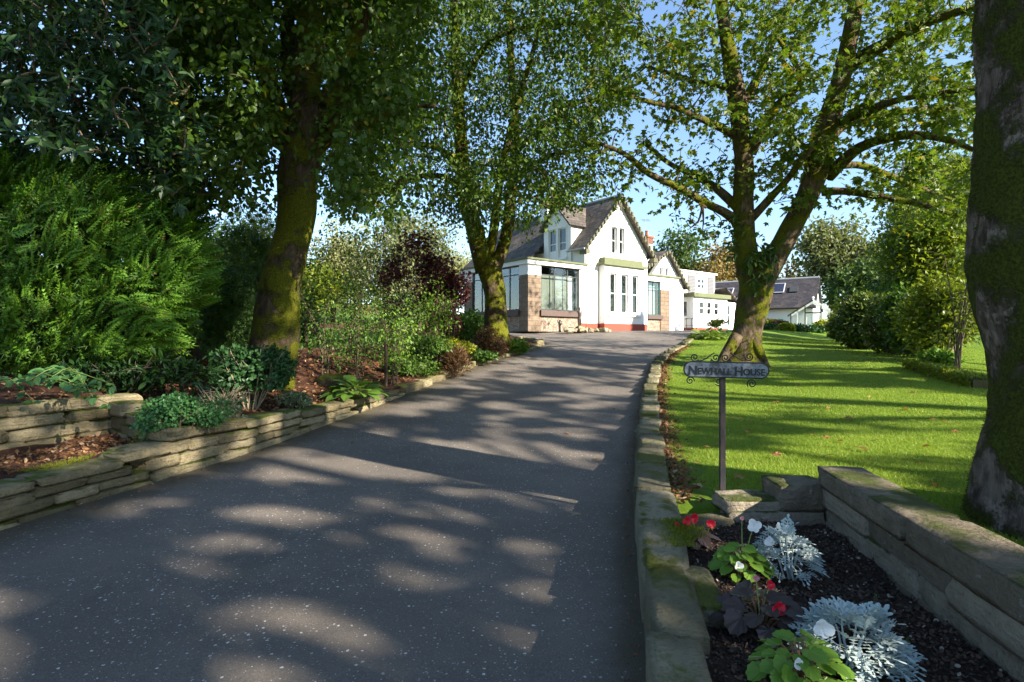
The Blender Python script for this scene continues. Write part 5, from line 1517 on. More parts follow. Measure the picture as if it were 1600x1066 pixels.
for c in q:
    ax = norm(np.array([rng.normal(.25, .5), -.65 + rng.normal(0, .35), rng.normal(.15, .4)]))
    for k in range(rng.integers(6, 11)):
        th = k * 2.4
        side = norm(np.cross(ax, [.1, .2, 1.0])); up_ = np.cross(side, ax)
        rd = side * math.cos(th) + up_ * math.sin(th)
        LP.append(c + ax * .03 * k); LDr.append(norm(ax * .55 + rd * .9 + np.array([0, 0, -.25]))); LN.append(norm(ax * .8 - rd * .3 + np.array([0, -.3, .7]))); LS.append(rng.uniform(.12, .19))
LP, LDr, LN, LS = map(np.array, (LP, LDr, LN, LS))
ordr = np.argsort(LP[:, 1]); lead = ordr[:240]; rest = ordr[240:]
cloud_obj('foliage', [leaf_geo(LP[rest] - base, LDr[rest], LN[rest], LS[rest], T_LONG)], M['lf_laurel'], la)
def leaf_mesh(tmpl, mat, name='leaf'):
    me = make_mesh(name, tmpl[0], tmpl[1]); me.materials.append(mat); return me
def place_leaf(me, p, d, nn, s, parent, name='leaf', sx=1.0):
    d = Vector(norm(d)); nn = Vector(nn); nn = (nn - d * nn.dot(d)).normalized(); x = d.cross(nn)
    mt = Matrix(((x.x * s * sx, d.x * s, nn.x * s, p[0]), (x.y * s * sx, d.y * s, nn.y * s, p[1]), (x.z * s * sx, d.z * s, nn.z * s, p[2]), (0, 0, 0, 1)))
    o = bpy.data.objects.new(name, me); o.matrix_local = mt
    link(o, parent); o.matrix_local = mt
    return o
ll_m = leaf_mesh(T_LONG, M['lf_laurel'])
q = np.array([at(rng.uniform(-120, 300), rng.uniform(-200, 300), rng.uniform(8.6, 10.5)) for _ in range(4200)]); 
cloud_obj('inner_foliage', [leaf_geo(q - base, norm(rand_dirs(4200) + (0, 0, -.4)), rand_dirs(4200) + (0, -.8, .3), rng.uniform(.16, .30, 4200), T_LONG)], M['lf_laurel'], la)
for i in lead: place_leaf(ll_m, LP[i] - base, LDr[i], LN[i], LS[i], la)

# --- evergreen hedge seen between laurel and lime tree
hz = gpt(385, 13.5)
shrub('conifer_hedge', 'dark clipped conifer hedge seen between the cypress and the mossy leaning trunk', hz, (1.35, 1.1, 1.75), 3600, .34, T_FROND_S, 'lf_cypress_dk', 'hedge', 10, .5, .75, 3, 0, 4, up=.3)
shrub('conifer_hedge', 'sunlit yellow green conifer top behind the mossy leaning trunk', gpt(395, 18), (1.7, 1.3, 2.4), 2600, .42, T_FROND_S, 'lf_ygreen', 'hedge', 10, .5, .75, 4, 0, 4, up=.3)
shrub('evergreen_shrub', 'dark evergreen shrub filling the shade under the cypress', gpt(190, 7.0), (1.3, .5, .36), 1500, .11, T_LONG, 'lf_laurel', 'shrub', 9, .45, .5, 6, .2, 6)
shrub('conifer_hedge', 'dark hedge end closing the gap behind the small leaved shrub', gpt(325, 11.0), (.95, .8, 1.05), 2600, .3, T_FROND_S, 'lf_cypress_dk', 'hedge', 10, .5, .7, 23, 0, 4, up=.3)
# --- bramble like plant over the terrace wall: every leaf is one can see
br = empty('bramble', tuple(gpt(60, 5.75))); tag(br, 'bramble with broad serrated leaves hanging over the terrace wall', 'bramble')
base = np.array(br.location)
T_SERR = (np.array([(0, 0, 0), (.22, .08, .02), (.36, .25, .04), (.33, .45, .03), (.27, .62, .02), (.15, .84, -.03), (0, 1, -.1), (-.15, .84, -.03), (-.27, .62, .02), (-.33, .45, .03), (-.36, .25, .04), (-.22, .08, .02), (0, .45, -.05)]), [np.array([(12, i, (i + 1) % 12) for i in range(12)])])
br_m = leaf_mesh(T_SERR, m_leaf('leaf_bramble', (.04, .115, .03), (.085, .18, .05), .3, .45))
random.seed(21)
for k in range(11):
    a = at(random.uniform(-30, 170), random.uniform(590, 615), 5.9); b = at(random.uniform(-10, 190), random.uniform(575, 632), 5.25 + random.random() * .35)
    if random.random() < .3: b = at(random.uniform(40, 230), random.uniform(535, 575), 5.7)
    m_ = a * .5 + b * .5 + np.array([0, 0, .14])
    s_ = spline([a, m_, b], 8) - base
    A = Acc(); A.tube(s_, np.linspace(.006, .003, 8), 4); A.obj('stem', M['stalk_green'], br)
    for j in range(2, 8):
        for q_ in range(2):
            d_ = norm(np.array([random.gauss(0, .8), -.5, random.gauss(-.35, .4)]))
            place_leaf(br_m, s_[j] + d_ * .015, d_, np.array([random.gauss(0, .4), -.6, .9]), random.uniform(.055, .10), br)
# --- low shrubs of the bed
shrub('box_shrub', 'small leaved rounded green shrub spilling over the wall corner', gpt(283, 5.72) + (0, 0, -.16), (.50, .46, .30), 5200, .032, T_ROUND, 'lf_box', 'shrub', 14, .36, .7, 1, .15, 9)
shrub('azalea', 'broad dark green azalea with twiggy brown base under the leaning trunk', gpt(392, 7.5), (.70, .50, .42), 4200, .062, T_OVAL, 'lf_azalea', 'shrub', 12, .38, .7, 2, .15, 16, 'twig_pale', .010, .22)
shrub('twiggy_shrub', 'leafless tangle of grey brown twigs beside the small leaved shrub', gpt(345, 6.7), (.45, .30, .26), 180, .05, T_OVAL, 'lf_azalea', 'shrub', 8, .4, .6, 3, .1, 26, 'twig_pale', .007)
shrub('variegated_shrub', 'pale variegated low shrub between azalea and hosta', gpt(458, 7.7), (.30, .24, .14), 1500, .036, T_OVAL, 'lf_varieg', 'shrub', 9, .42, .6, 4, .15, 5)
shrub('low_shrub', 'small pale sprig growing from the litter below the azalea', gpt(368, 6.4), (.12, .1, .09), 140, .035, T_OVAL, 'lf_varieg', 'shrub', 6, .45, .6, 5, .15, 4)

def hosta_tmpl():
    V = []; F_ = []
    L = [(0, .03), (.15, .2), (.35, .31), (.6, .29), (.82, .16), (1, .0)]
    for i, (y_, w) in enumerate(L):
        z = .10 * math.sin(y_ * 2.6) - .16 * y_ * y_
        for j, u in enumerate((-1, -.5, 0, .5, 1)): V.append((u * w, y_, z + (.05 * abs(u)) + (.012 if j in (1, 3) else 0)))
    for i in range(len(L) - 1):
        for j in range(4): F_.append((i * 5 + j, i * 5 + j + 1, i * 5 + 6 + j, i * 5 + 5 + j))
    return np.array(V), [np.array(F_)]
T_HOSTA = hosta_tmpl()
def hosta(base, label, n, R_, size, mat, group=None):
    h = empty('hosta', tuple(base)); tag(h, label, 'hosta', group)
    me = leaf_mesh(T_HOSTA, M[mat]); me.polygons.foreach_set('use_smooth', np.ones(len(me.polygons), bool))
    for k in range(n):
        a = k * 2.399; t_ = math.sqrt((k + .5) / n)
        d_ = np.array([math.cos(a), math.sin(a), .75 - 1.0 * t_])
        p = np.array([math.cos(a) * R_ * t_ * .65, math.sin(a) * R_ * t_ * .65, size * (.95 - .65 * t_)])
        place_leaf(me, p, d_, np.array([0, 0, 1.0]) + rng.normal(0, .15, 3), size * random.uniform(.8, 1.2), h)
        A = Acc(); A.tube([(0, 0, -.02), p * .6 + (0, 0, .03), p], [.008, .007, .006], 4); A.obj('stalk', M['stalk_green'], h)
    return h
random.seed(2)
hosta(gpt(556, 9.0), 'green hosta with broad ribbed leaves beside the drive wall', 42, .45, .27, 'lf_hosta')
for k, (px, d) in enumerate([(1096, 20.5), (1112, 20.2), (1128, 20.6), (1104, 22), (1122, 22)]):
    hosta(gpt(px, d), 'yellow green hosta of the clump between drive end and forked sycamore', 24, .42, .28, 'lf_hosta_y', 'hostas at the end of the kerb')

# --- saplings and shrubs along the drive
def sapling(name, label, px, d, h, spread, n, leaf, mat, tmpl=T_OVAL, stems=4, seed=0, sm='twig', lean=.0, sr=.014):
    g = gpt(px, d); o = empty(name, tuple(g)); tag(o, label, 'shrub')
    rs = np.random.default_rng(seed); ends = []
    for k in range(stems):
        a = rs.uniform(0, 6.28); e = np.array([math.cos(a) * spread * rs.uniform(.4, 1) + lean, math.sin(a) * spread * rs.uniform(.4, 1), h * rs.uniform(.75, 1.05)])
        s_ = spline([(rs.normal(0, .05), rs.normal(0, .05), -.05), e * np.array([.35, .35, .5]) + rs.normal(0, .06, 3), e], 9)
        A = Acc(); A.tube(s_, np.linspace(sr, sr * .25, 9), 5)
        for j in range(3, 9):
            for _ in range(2):
                t_ = s_[j] + rs.normal(0, .22 * spread + .05, 3) + (0, 0, .06); A.tube([s_[j], (s_[j] + t_) / 2 + (0, 0, .03), t_], [.005, .004, .003], 4); ends.append(t_)
        A.obj('stem', M[sm], o)
    C = np.array(ends)
    cloud_obj('foliage', [clump_leaves(C, max(3, n / len(C)), .16 + .1 * spread, leaf, tmpl, .4, .8)], M[mat], o)
    return o
sapling('sapling', 'thin open sapling with small leaves beside the mossy mound', 510, 10.6, 1.75, .6, 1500, .06, 'lf_green', seed=1, stems=5)
sapling('sapling', 'loose bare stemmed sapling with a pale crooked stem on the mulch', 560, 10.8, 1.4, .6, 1300, .06, 'lf_green', seed=2, stems=4)
sapling('sapling', 'slender sapling tied to the dark wooden stake', 618, 10.9, 1.2, .4, 800, .065, 'lf_bright', seed=3, stems=4)
sapling('sapling', 'tall thin young tree with scattered leaves against the pale field', 545, 13.0, 2.6, .9, 1500, .07, 'lf_mid', seed=4, stems=5)
sapling('sapling', 'young tree with fine leaves beside the purple maple', 622, 12.6, 1.7, .7, 1000, .07, 'lf_green', seed=5, stems=5)
sapling('sapling', 'leafy green shrub growing up through the purple maple', 672, 13.2, 1.7, .6, 1100, .075, 'lf_bright', seed=6, stems=6)
sapling('sapling', 'tall airy shrub beside the leaning trunk with lawn showing through', 482, 13.8, 2.3, .6, 1300, .07, 'lf_mid', seed=7, stems=5)
A = Acc(); g = gpt(603, 10.5); A.tube([(0, 0, -.1), (0, 0, .5), (.004, 0, .84), (.004, 0, .86)], [.032, .03, .028, .015], 8, True, .05); stake = A.obj('wooden_stake', M['bark_dark']); stake.location = tuple(g)
tag(stake, 'dark wooden stake standing in the mulch by the sapling', 'stake')
mo = bpy.data.objects.new('mossy_mound', stone_mesh(77, .14, 5, 3.0)); mo.data.materials.append(M['mound']); mo.location = tuple(gpt(522, 10.1) + (0, 0, .06)); mo.scale = (.6, .45, .26); link(mo); tag(mo, 'mossy old stump mound on the mulch by the saplings', 'mound')
shrub('purple_maple', 'purple leaved maple shrub behind the saplings', gpt(648, 15.5), (1.3, 1.1, 1.55), 3500, .085, T_LOBED, 'lf_purple', 'maple', 22, .26, .2, 8, .3, 7, 'twig', .02, .6)
shrub('purple_maple', 'smaller purple leaved shrub beside the twin stemmed tree', gpt(702, 15.0), (.8, .7, 1.2), 2400, .08, T_LOBED, 'lf_purple', 'maple', 16, .28, .2, 9, .3, 6, 'twig', .016, .6)
shrub('green_shrub', 'loose green shrub with small leaves at the drive edge', gpt(672, 12.6), (.85, .7, .50), 3000, .07, T_OVAL, 'lf_green', 'shrub', 12, .38, .5, 11, .1, 10, 'twig', .010)
shrub('fern_shrub', 'bronze green arching shrub with reddish base at the drive edge', gpt(712, 12.6), (.52, .45, .42), 2600, .085, T_NEEDLE, 'lf_bronze', 'shrub', 10, .4, .4, 12, .0, 16, 'twig', .007, up=.5)
shrub('yellow_spirea', 'bright yellow leaved shrub glowing in the sun', gpt(714, 13.2) + (0, 0, .30), (.38, .34, .24), 1700, .06, T_OVAL, 'lf_yellow', 'shrub', 9, .42, .6, 13, .1, 5)
shrub('green_shrub', 'leafy sunlit shrub in front of the sun room, behind the yellow one', gpt(722, 16.8), (1.0, .8, .78), 3000, .10, T_OVAL, 'lf_bright', 'shrub', 12, .38, .5, 14, .2, 6)
shrub('bronze_shrub', 'bronze brown shrub at the foot of the twin stemmed tree', gpt(768, 15.0), (.62, .5, .55), 2800, .06, T_OVAL, 'lf_bronze', 'shrub', 11, .4, .5, 15, .1, 9)
shrub('green_shrub', 'low green ground plants under the twin stemmed tree', gpt(745, 14.4), (.65, .5, .22), 2000, .08, T_OVAL, 'lf_green', 'shrub', 9, .45, .4, 16, .1, 3)
shrub('green_shrub', 'bright leafy plants at the curved end of the stone edging', gpt(803, 16.4), (.55, .4, .22), 1700, .10, T_OVAL, 'lf_bright', 'shrub', 9, .45, .4, 17, .1, 3)
shrub('green_shrub', 'low leafy plants filling the back of the bed below the lawn', gpt(640, 11.8), (.75, .45, .26), 1700, .07, T_OVAL, 'lf_green', 'shrub', 9, .45, .4, 18, .1, 3)
shrub('green_shrub', 'dark shrub between the leaning trunk and the open lawn', gpt(478, 15.5), (.55, .5, .55), 1500, .08, T_OVAL, 'lf_azalea', 'shrub', 9, .45, .5, 19, .1, 3)
shrub('green_shrub', 'dark bush on the far lawn behind the saplings', gpt(632, 22), (1.1, .9, .95), 2200, .12, T_OVAL, 'lf_azalea', 'shrub', 9, .45, .6, 20, .1, 3)
shrub('rose_bush', 'dark strappy shrub against the white annexe wall', gpt(1121, 31.5), (.75, .4, .32), 300, .26, T_NEEDLE, 'lf_rhodo', 'shrub', 8, .4, .2, 21, .0, 3, up=.9)

# --- shrubs beyond the lawn
shrub('rhododendron', 'dark rounded rhododendron at the far corner of the lawn', gpt(1347, 17.5), (1.15, 1.2, 1.05), 9500, .13, T_OVAL, 'lf_rhodo', 'shrub', 14, .36, .6, 30, .1, 8, 'twig', .018)
shrub('rhododendron', 'wide dull green rhododendron with twiggy skirt beside the lawn', gpt(1405, 15.2), (1.30, 1.2, .98), 10500, .12, T_OVAL, 'lf_rhodo', 'shrub', 14, .36, .6, 31, .15, 12, 'twig_pale', .016)
shrub('yellow_shrub', 'golden leaved shrub showing above the dark rhododendron', gpt(1325, 20.5), (.75, .7, 1.05), 2000, .10, T_OVAL, 'lf_yellow', 'shrub', 9, .42, .6, 32, .1, 4)
shrub('viburnum', 'tall loose yellow green shrub with pale stems beside the low clipped edging', gpt(1475, 12.8), (1.05, .9, 1.35), 7500, .10, T_OVAL, 'lf_ygreen', 'shrub', 13, .34, .45, 33, .2, 12, 'twig_pale', .018)
shrub('viburnum', 'green leafy shrub between rhododendron and loose pale shrub', gpt(1432, 14.2), (.9, .8, 1.25), 7000, .11, T_OVAL, 'lf_green', 'shrub', 13, .36, .5, 34, .2, 8, 'twig_pale', .018)
shrub('green_shrub', 'low bright plants at the foot of the loose pale shrub', gpt(1462, 11.6), (.55, .4, .25), 900, .10, T_OVAL, 'lf_bright', 'shrub', 9, .45, .4, 35, .1, 3)
sapling('stem_shrub', 'bare grey stemmed shrub beside the massive mossy trunk', 1492, 11.2, 2.3, .6, 600, .08, 'lf_ygreen', seed=9, stems=7, sr=.022)
bx = empty('box_edging', (0, 0, 0)); tag(bx, 'low clipped mossy green edging hedge along the lawn', 'hedge')
a_, b_ = gpt(1425, 11.9), gpt(1535, 9.4)
t_ = rng.uniform(0, 1, 5200); P = a_ * (1 - t_[:, None]) + b_ * t_[:, None]; dirb = norm(b_ - a_); sd_ = np.array([dirb[1], -dirb[0], 0])
u = rng.uniform(-1, 1, 5200); v = rng.uniform(0, 1, 5200); side = rng.uniform(size=5200) < .5
P += np.where(side[:, None], sd_ * np.sign(u)[:, None] * .16, sd_ * u[:, None] * .16) + np.array([0, 0, 1])[None] * np.where(side, v * .17, .17 + .015 * rng.normal(size=5200))[:, None]
NN = np.where(side[:, None], sd_ * np.sign(u)[:, None], np.array([0, 0, 1.0])); 
cloud_obj('foliage', [leaf_geo(P, norm(NN + rand_dirs(5200)), NN + rand_dirs(5200) * .5, rng.uniform(.025, .045, 5200), T_ROUND)], M['lf_ygreen'], bx)
A = Acc(); q0 = [a_ + sd_ * .13, a_ - sd_ * .13, b_ - sd_ * .13, b_ + sd_ * .13]
A.add([p + (0, 0, -.05) for p in q0] + [p + (0, 0, .14) for p in q0], [[(3, 2, 1, 0), (4, 5, 6, 7), (0, 1, 5, 4), (1, 2, 6, 5), (2, 3, 7, 6), (3, 0, 4, 7)]]); A.obj('hedge_core', M['twig_mossy'], bx)
for k, (px, d, s) in enumerate([(1462, 12.4, .35), (1476, 12.2, .3), (1450, 12.8, .3), (1485, 11.8, .28)]):
    o = stone(S_GREY, tuple(gpt(px, d) + (0, 0, .1)), (s, s * .7, s * .8), k, None, 'rock', .2); tag(o, 'grey rock lying under the loose pale shrub beside the lawn', 'rock', 'rocks under the pale shrub')

def conifer(base, H, r, n, mat, label, seed=0, size=.42):
    o = empty('conifer', tuple(base)); tag(o, label, 'conifer')
    t_ = rng.uniform(0, 1, n) ** .75; a = rng.uniform(0, 6.283, n)
    tier = .82 + .18 * np.sin(t_ * 46 + 2 * np.sin(a * 2 + seed))
    rad = r * (1 - t_) ** .8 * tier * rng.uniform(.55, 1.05, n) * (1 + .15 * np.sin(3 * a + seed))
    P = np.stack([np.cos(a) * rad, np.sin(a) * rad, .1 + t_ * H], -1)
    D = norm(np.stack([np.cos(a), np.sin(a), -.05 + .5 * t_], -1) + rng.normal(0, .25, (n, 3)))
    cloud_obj('crown', [leaf_geo(P, D, np.array([0, 0, 1.0]) + rng.normal(0, .35, (n, 3)), size * rng.uniform(.6, 1.2, n), T_FROND_S)], M[mat], o)
    A = Acc(); A.tube([(0, 0, -.1), (0, 0, H * .5), (0, 0, H * .97)], [.2, .12, .02], 8); A.obj('trunk', M['bark_dark'], o)
conifer(gpt(1440, 21.5), 6.9, 1.9, 8000, 'lf_conifer', 'tall dark green conifer behind the rhododendrons', 2, .6)
conifer(gpt(1500, 24), 7.5, 2.2, 3600, 'lf_conifer', 'dark conifer mostly hidden by the massive mossy trunk', 4, .6)
def crown_tree(name, label, base, H, r, mat, n_cl, per, leaf, cl_r, bark='bark_dark', tmpl=T_OVAL, trunk_r=.2, seed=0, zc=.6, grp=None):
    o = empty(name, tuple(base)); tag(o, label, 'tree', grp)
    c = np.array([0, 0, H * zc]); rad = np.array([r, r, H * (1 - zc)])
    P, _ = blob_points(n_cl, c, rad, 11, .42, .35, seed)
    tp = spline([[0, 0, -.2, trunk_r * 1.4], [.05, 0, H * .25, trunk_r], [0, .1, H * .55, trunk_r * .6], [0, 0, H * .85, .03]], 12)
    A = Acc(); A.tube(tp[:, :3], tp[:, 3], 8, True, .1); A.obj('trunk', M[bark], o, True)
    A = Acc(); attach_twigs(P, tp[4:, :3], tp[4:, 3], A, trunk_r * .5, .05, 4); A.obj('branch_tangle', M['twig'], o, False, 'stuff')
    cloud_obj('crown', [clump_leaves(P, per, cl_r, leaf, tmpl, .2, .8)], M[mat], o)
    return o
crown_tree('beech_tree', 'yellow green sunlit tree behind the conifer', gpt(1480, 26), 9.5, 3.6, 'lf_ygreen', 130, 26, .17, .7, trunk_r=.2, seed=3)
crown_tree('golden_tree', 'sunlit yellow green leafy tree beside the dark conifer', gpt(1482, 18.5), 6.6, 2.1, 'lf_ygreen', 300, 36, .14, .5, trunk_r=.12, seed=41, zc=.52)
crown_tree('golden_tree', 'lower yellow green tree in front of the dark conifer', gpt(1428, 19.0), 4.8, 1.5, 'lf_green', 190, 36, .12, .42, trunk_r=.1, seed=42, zc=.55)
for px, d, r, m, mm in [(1205, 30.5, (.7, .6, .5), 'lf_yellow', 'round golden shrub in front of the barn door'), (1222, 30, (.8, .6, .45), 'lf_bronze', 'low brown flowered shrub before the barn'), (1228, 29.4, (.5, .4, .35), 'lf_ygreen', 'small yellow green shrub before the bins'),
                      (1250, 30.5, (1.2, .6, .38), 'lf_azalea', 'low dark green hedge plant in front of the glasshouse'), (1278, 31.5, (.85, .6, .38), 'lf_azalea', 'dark leafy border plant beside the golden bush'), (1287, 32, (.8, .6, .85), 'lf_yellow', 'tall golden bush beside the glasshouse door'), (1172, 28.5, (.8, .6, .35), 'lf_bronze', 'brown green border plant behind the sycamore trunk'), (1196, 29, (.6, .5, .3), 'lf_azalea', 'low dark border plant beside the sycamore trunk')]:
    shrub('border_shrub', mm, gpt(px, d), (r[0], r[1], r[2] * .62), 1100, .14, T_OVAL, m, 'shrub', 10, .42, .5, int(px), .1, 3)

# --- trees behind the buildings
crown_tree('round_tree', 'round dark green tree behind the chimney of the house', (19.0, 62, 2.5), 12.2, 4.6, 'lf_far', 130, 36, .42, 1.05, seed=5, trunk_r=.4)
crown_tree('brown_tree', 'brown autumn tree behind the annexe', (20.5, 56, 2.5), 9.3, 3.7, 'lf_brown', 110, 30, .36, .9, seed=6, trunk_r=.3)
crown_tree('brown_tree', 'thin brown autumn tree behind the barn roof', (30.0, 62, 2.5), 9.2, 3.2, 'lf_brown', 80, 20, .34, .9, seed=7, trunk_r=.3)
crown_tree('pine_tree', 'tall olive green pine with pale limbs behind the barn', (31.5, 56, 2.3), 13.0, 4.2, 'lf_far_olive', 210, 42, .40, .95, 'bark_syc', T_OVAL, .35, 8, .5)
crown_tree('pine_tree', 'broad olive tree behind the glasshouse roof', (34.8, 54, 2.3), 9.0, 4.2, 'lf_far_olive', 190, 36, .40, .95, 'bark_syc', T_OVAL, .35, 9)
crown_tree('dark_tree', 'dark green tree between barn and rhododendron', (31.5, 50, 2.2), 6.6, 3.4, 'lf_far', 170, 36, .36, .9, seed=10, zc=.5)
crown_tree('dark_tree', 'dark leafy tree filling the gap beside the dark conifer', (37, 52, 2.2), 8.5, 4.6, 'lf_far', 200, 36, .40, 1.0, seed=12, zc=.5)
random.seed(4)
for k, (px, d, H, r, m, lb) in enumerate([(520, 62, 11.5, 3.2, 'lf_pale', 'pale willowy tree beyond the lawn, nearest the leaning trunk'), (560, 70, 10.5, 3.4, 'lf_pale', 'pale sunlit tree beyond the lawn behind the saplings'), (600, 55, 13, 3.6, 'lf_far_olive', 'tall olive brown tree behind the purple maple'), (655, 60, 14.5, 4.4, 'lf_far_olive', 'broad olive tree rising above the purple maple'),
             (700, 66, 11, 4, 'lf_pale', 'pale tree seen beside the sun room'), (470, 50, 6.5, 3.0, 'lf_ygreen', 'small yellow green tree beyond the lawn by the leaning trunk'), (440, 58, 8, 3.5, 'lf_far', 'green tree beyond the lawn hidden by the leaning trunk'), (385, 48, 9, 3.6, 'lf_far', 'dark tree beyond the conifer hedge')]):
    x = (px - 800) / F * d
    crown_tree('field_tree', lb, (x, d, float(left_hill(x, d)) - .1), H * 1.02, r * 1.2, m, 210, 34, .34, .95, seed=20 + k, trunk_r=.25, zc=.50)
# hedge line far across the field
for k in range(9):
    px = 470 + k * 30; d = 82 + (k % 3) * 4; x = (px - 800) / F * d
    shrub('field_hedge', ('brown autumn bush' if k % 2 else 'pale dry bush') + ' in the far hedge across the lawn', (x, d, float(left_hill(x, d))), (2.0, 1.2, .95 + .25 * (k % 3)), 420, .45, T_OVAL, 'lf_brown' if k % 2 else 'lf_pale', 'hedge', 8, .45, .5, 60 + k, .1, 2, group='bushes of the far hedge')
# ------------------------------------------------------------------ name sign
SDp = 3.92
sg = empty('name_sign', (float(at(1127, 805, SDp)[0]), SDp - .02, .18), R(-3))
tag(sg, 'wrought iron house name sign on a post at the lawn corner', 'sign')
PX = SDp / F
def sl(px, py): return ((px - 1127) * PX, (805 - py) * PX - .03)
A = Acc(); A.box(-.017, .017, -.017, .017, -.25, 1.0); A.obj('post', M['iron_post'], sg)
def stadium(x0, x1, z0, z1, n=14):
    r = (z1 - z0) / 2; zc = (z0 + z1) / 2; P = []
    for k in range(n + 1):
        a = -math.pi / 2 + math.pi * k / n; P.append((x1 - r + math.cos(a) * r, zc + math.sin(a) * r))
    for k in range(n + 1):
        a = math.pi / 2 + math.pi * k / n; P.append((x0 + r + math.cos(a) * r, zc + math.sin(a) * r))
    return P
x0, z1 = sl(1062, 566); x1, z0 = sl(1190, 589)
z0 += .0
def plate(P, y0, y1, name, mat, parent):
    n = len(P); V = [(x, y0, z) for x, z in P] + [(x, y1, z) for x, z in P]
    me = bpy.data.meshes.new(name)
    me.from_pydata(V, [], [tuple(range(n)), tuple(range(2 * n - 1, n - 1, -1))] + [(i, n + i, n + (i + 1) % n, (i + 1) % n) for i in range(n)])
    me.materials.append(mat); o = bpy.data.objects.new(name, me); return link(o, parent)
board = plate(stadium(x0, x1, z0, z1), -.034, -.020, 'name_board', M['plaque'], sg)
board.rotation_euler = (0, R(1.2), 0)
A = Acc(); P = np.array(stadium(x0, x1, z0, z1)); P = np.vstack([P, P[:1]]); A.tube(np.stack([P[:, 0], np.full(len(P), -.030), P[:, 1]], -1), .006, 6); rim = A.obj('rim', M['black'], board)
def letters(txt, x, z, size, parent, k=1.0, draw=True):
    cu = bpy.data.curves.new('lettering', 'FONT'); cu.body = txt; cu.size = size; cu.extrude = .0025; cu.space_character = 1.02; cu.offset = .0012
    o = bpy.data.objects.new('lettering', cu); link(o)
    dg = bpy.context.evaluated_depsgraph_get(); me = bpy.data.meshes.new_from_object(o.evaluated_get(dg)); bpy.data.objects.remove(o); bpy.data.curves.remove(cu)
    co = np.zeros(len(me.vertices) * 3, np.float32); me.vertices.foreach_get('co', co); co = co.reshape(-1, 3)
    co[:, 0] *= k
    w = co[:, 0].max()
    if not draw: return x + w
    V = np.stack([x + co[:, 0], -.0365 - co[:, 2], z + co[:, 1]], -1)
    me.vertices.foreach_set('co', V.astype(np.float32).ravel()); me.update(); me.materials.clear(); me.materials.append(M['black']); me.name = 'lettering'
    link(bpy.data.objects.new('lettering', me), parent)
    return x + w
bz = z0 + .017
def text_run(k, draw):
    x = x0 + .026
    for txt, gap, dz, size in (('N', 0, -.003, .088), ('EWHALL', .004, .002, .062), ('H', .020, -.003, .088), ('OUSE', .004, .002, .062)):
        x = letters(txt, x + gap * k, bz + dz, size, board, k, draw)
    return x
kx = (x1 - x0 - .052) / (text_run(1.0, False) - x0 - .026)
text_run(kx, True)
def scroll(cx, cz, r, turns, a0, cw, tail=None):
    n = 34; P = []
    for k in range(n):
        t_ = k / (n - 1); a = a0 + (-1 if cw else 1) * t_ * turns * 2 * math.pi; q = r * (.18 + .82 * t_)
        P.append((cx + math.cos(a) * q, -.012, cz + math.sin(a) * q))
    if tail: P += [(x, -.012, z) for x, z in tail]
    A = Acc(); P = spline(P, 60); A.tube(P, .0042, 6); A.obj('scroll', M['black'], sg, True)
for (cx, cy_, r, t_, a0, cw, tail) in [
        (1084, 558, 6.6, 1.6, 2.0, False, [(1090, 564), (1100, 561), (1108, 555), (1114, 551)]),
        (1116, 559, 6.6, 1.5, 0.3, True, [(1108, 566)]),
        (1131, 559, 6.6, 1.5, 2.8, False, [(1139, 566)]),
        (1167, 557, 6.6, 1.6, 1.0, True, [(1161, 564), (1152, 561), (1144, 555), (1138, 551)])]:
    c = sl(cx, cy_); scroll(c[0], c[1], r * PX, t_, a0, cw, [sl(*q) for q in tail])
for (cx, cy_, r, t_, a0, cw) in [(1077, 594.5, 6.4, 1.6, 3.6, True), (1121, 596, 6.6, 1.5, .6, True), (1171, 599, 7.4, 1.7, 5.6, False)]:
    c = sl(cx, cy_); scroll(c[0], c[1], r * PX, t_, a0, cw)

# ------------------------------------------------------------------ flower bed
random.seed(12); rng = np.random.default_rng(77)
def bpt(px, py, z=.2):
    d = (EYE - z) * F / (py - 533); return np.array([(px - 800) / F * d, d, z])
def miller_leaf(seed):
    rs = np.random.default_rng(seed); V = []; F_ = []
    def lobe(a, b, w):
        a = np.array(a, float); b = np.array(b, float); d = b - a; n = norm(np.array([-d[1], d[0], 0])); i = len(V)
        V.extend([a - n * w * .45, a + n * w * .45, a * .35 + b * .65 + n * w, b + n * w * .35, b - n * w * .35, a * .35 + b * .65 - n * w]); F_.append((i, i + 5, i + 4, i + 3, i + 2, i + 1))
    def bend(y): return -.25 * y * y
    for k in range(8):
        y = k / 8; lobe((0, y, bend(y)), (0, y + .16, bend(y + .16)), .028)
    for k in range(4):
        y = .26 + .17 * k; L = [.27, .34, .30, .20][k] * rs.uniform(.9, 1.1)
        for s in (-1, 1):
            tip = np.array([s * L * .80, y + L * .60, bend(y) + .06]); a = np.array([0, y, bend(y)])
            lobe(a, tip, .052)
            for f, o_ in ((.62, (s * .015, .15)), (.55, (s * .17, .02))):
                m_ = a * (1 - f) + tip * f; lobe(m_, m_ + np.array([o_[0], o_[1], .01]) * (L / .3), .046)
    lobe((0, .92, bend(.92)), (0, 1.12, bend(1.12)), .07)
    return np.array(V), F_
mm = []
for k in range(4):
    V, F_ = miller_leaf(k); me = bpy.data.meshes.new('leaf'); me.from_pydata([tuple(v) for v in V], [], F_); me.materials.append(M['lf_silver']); mm.append(me)
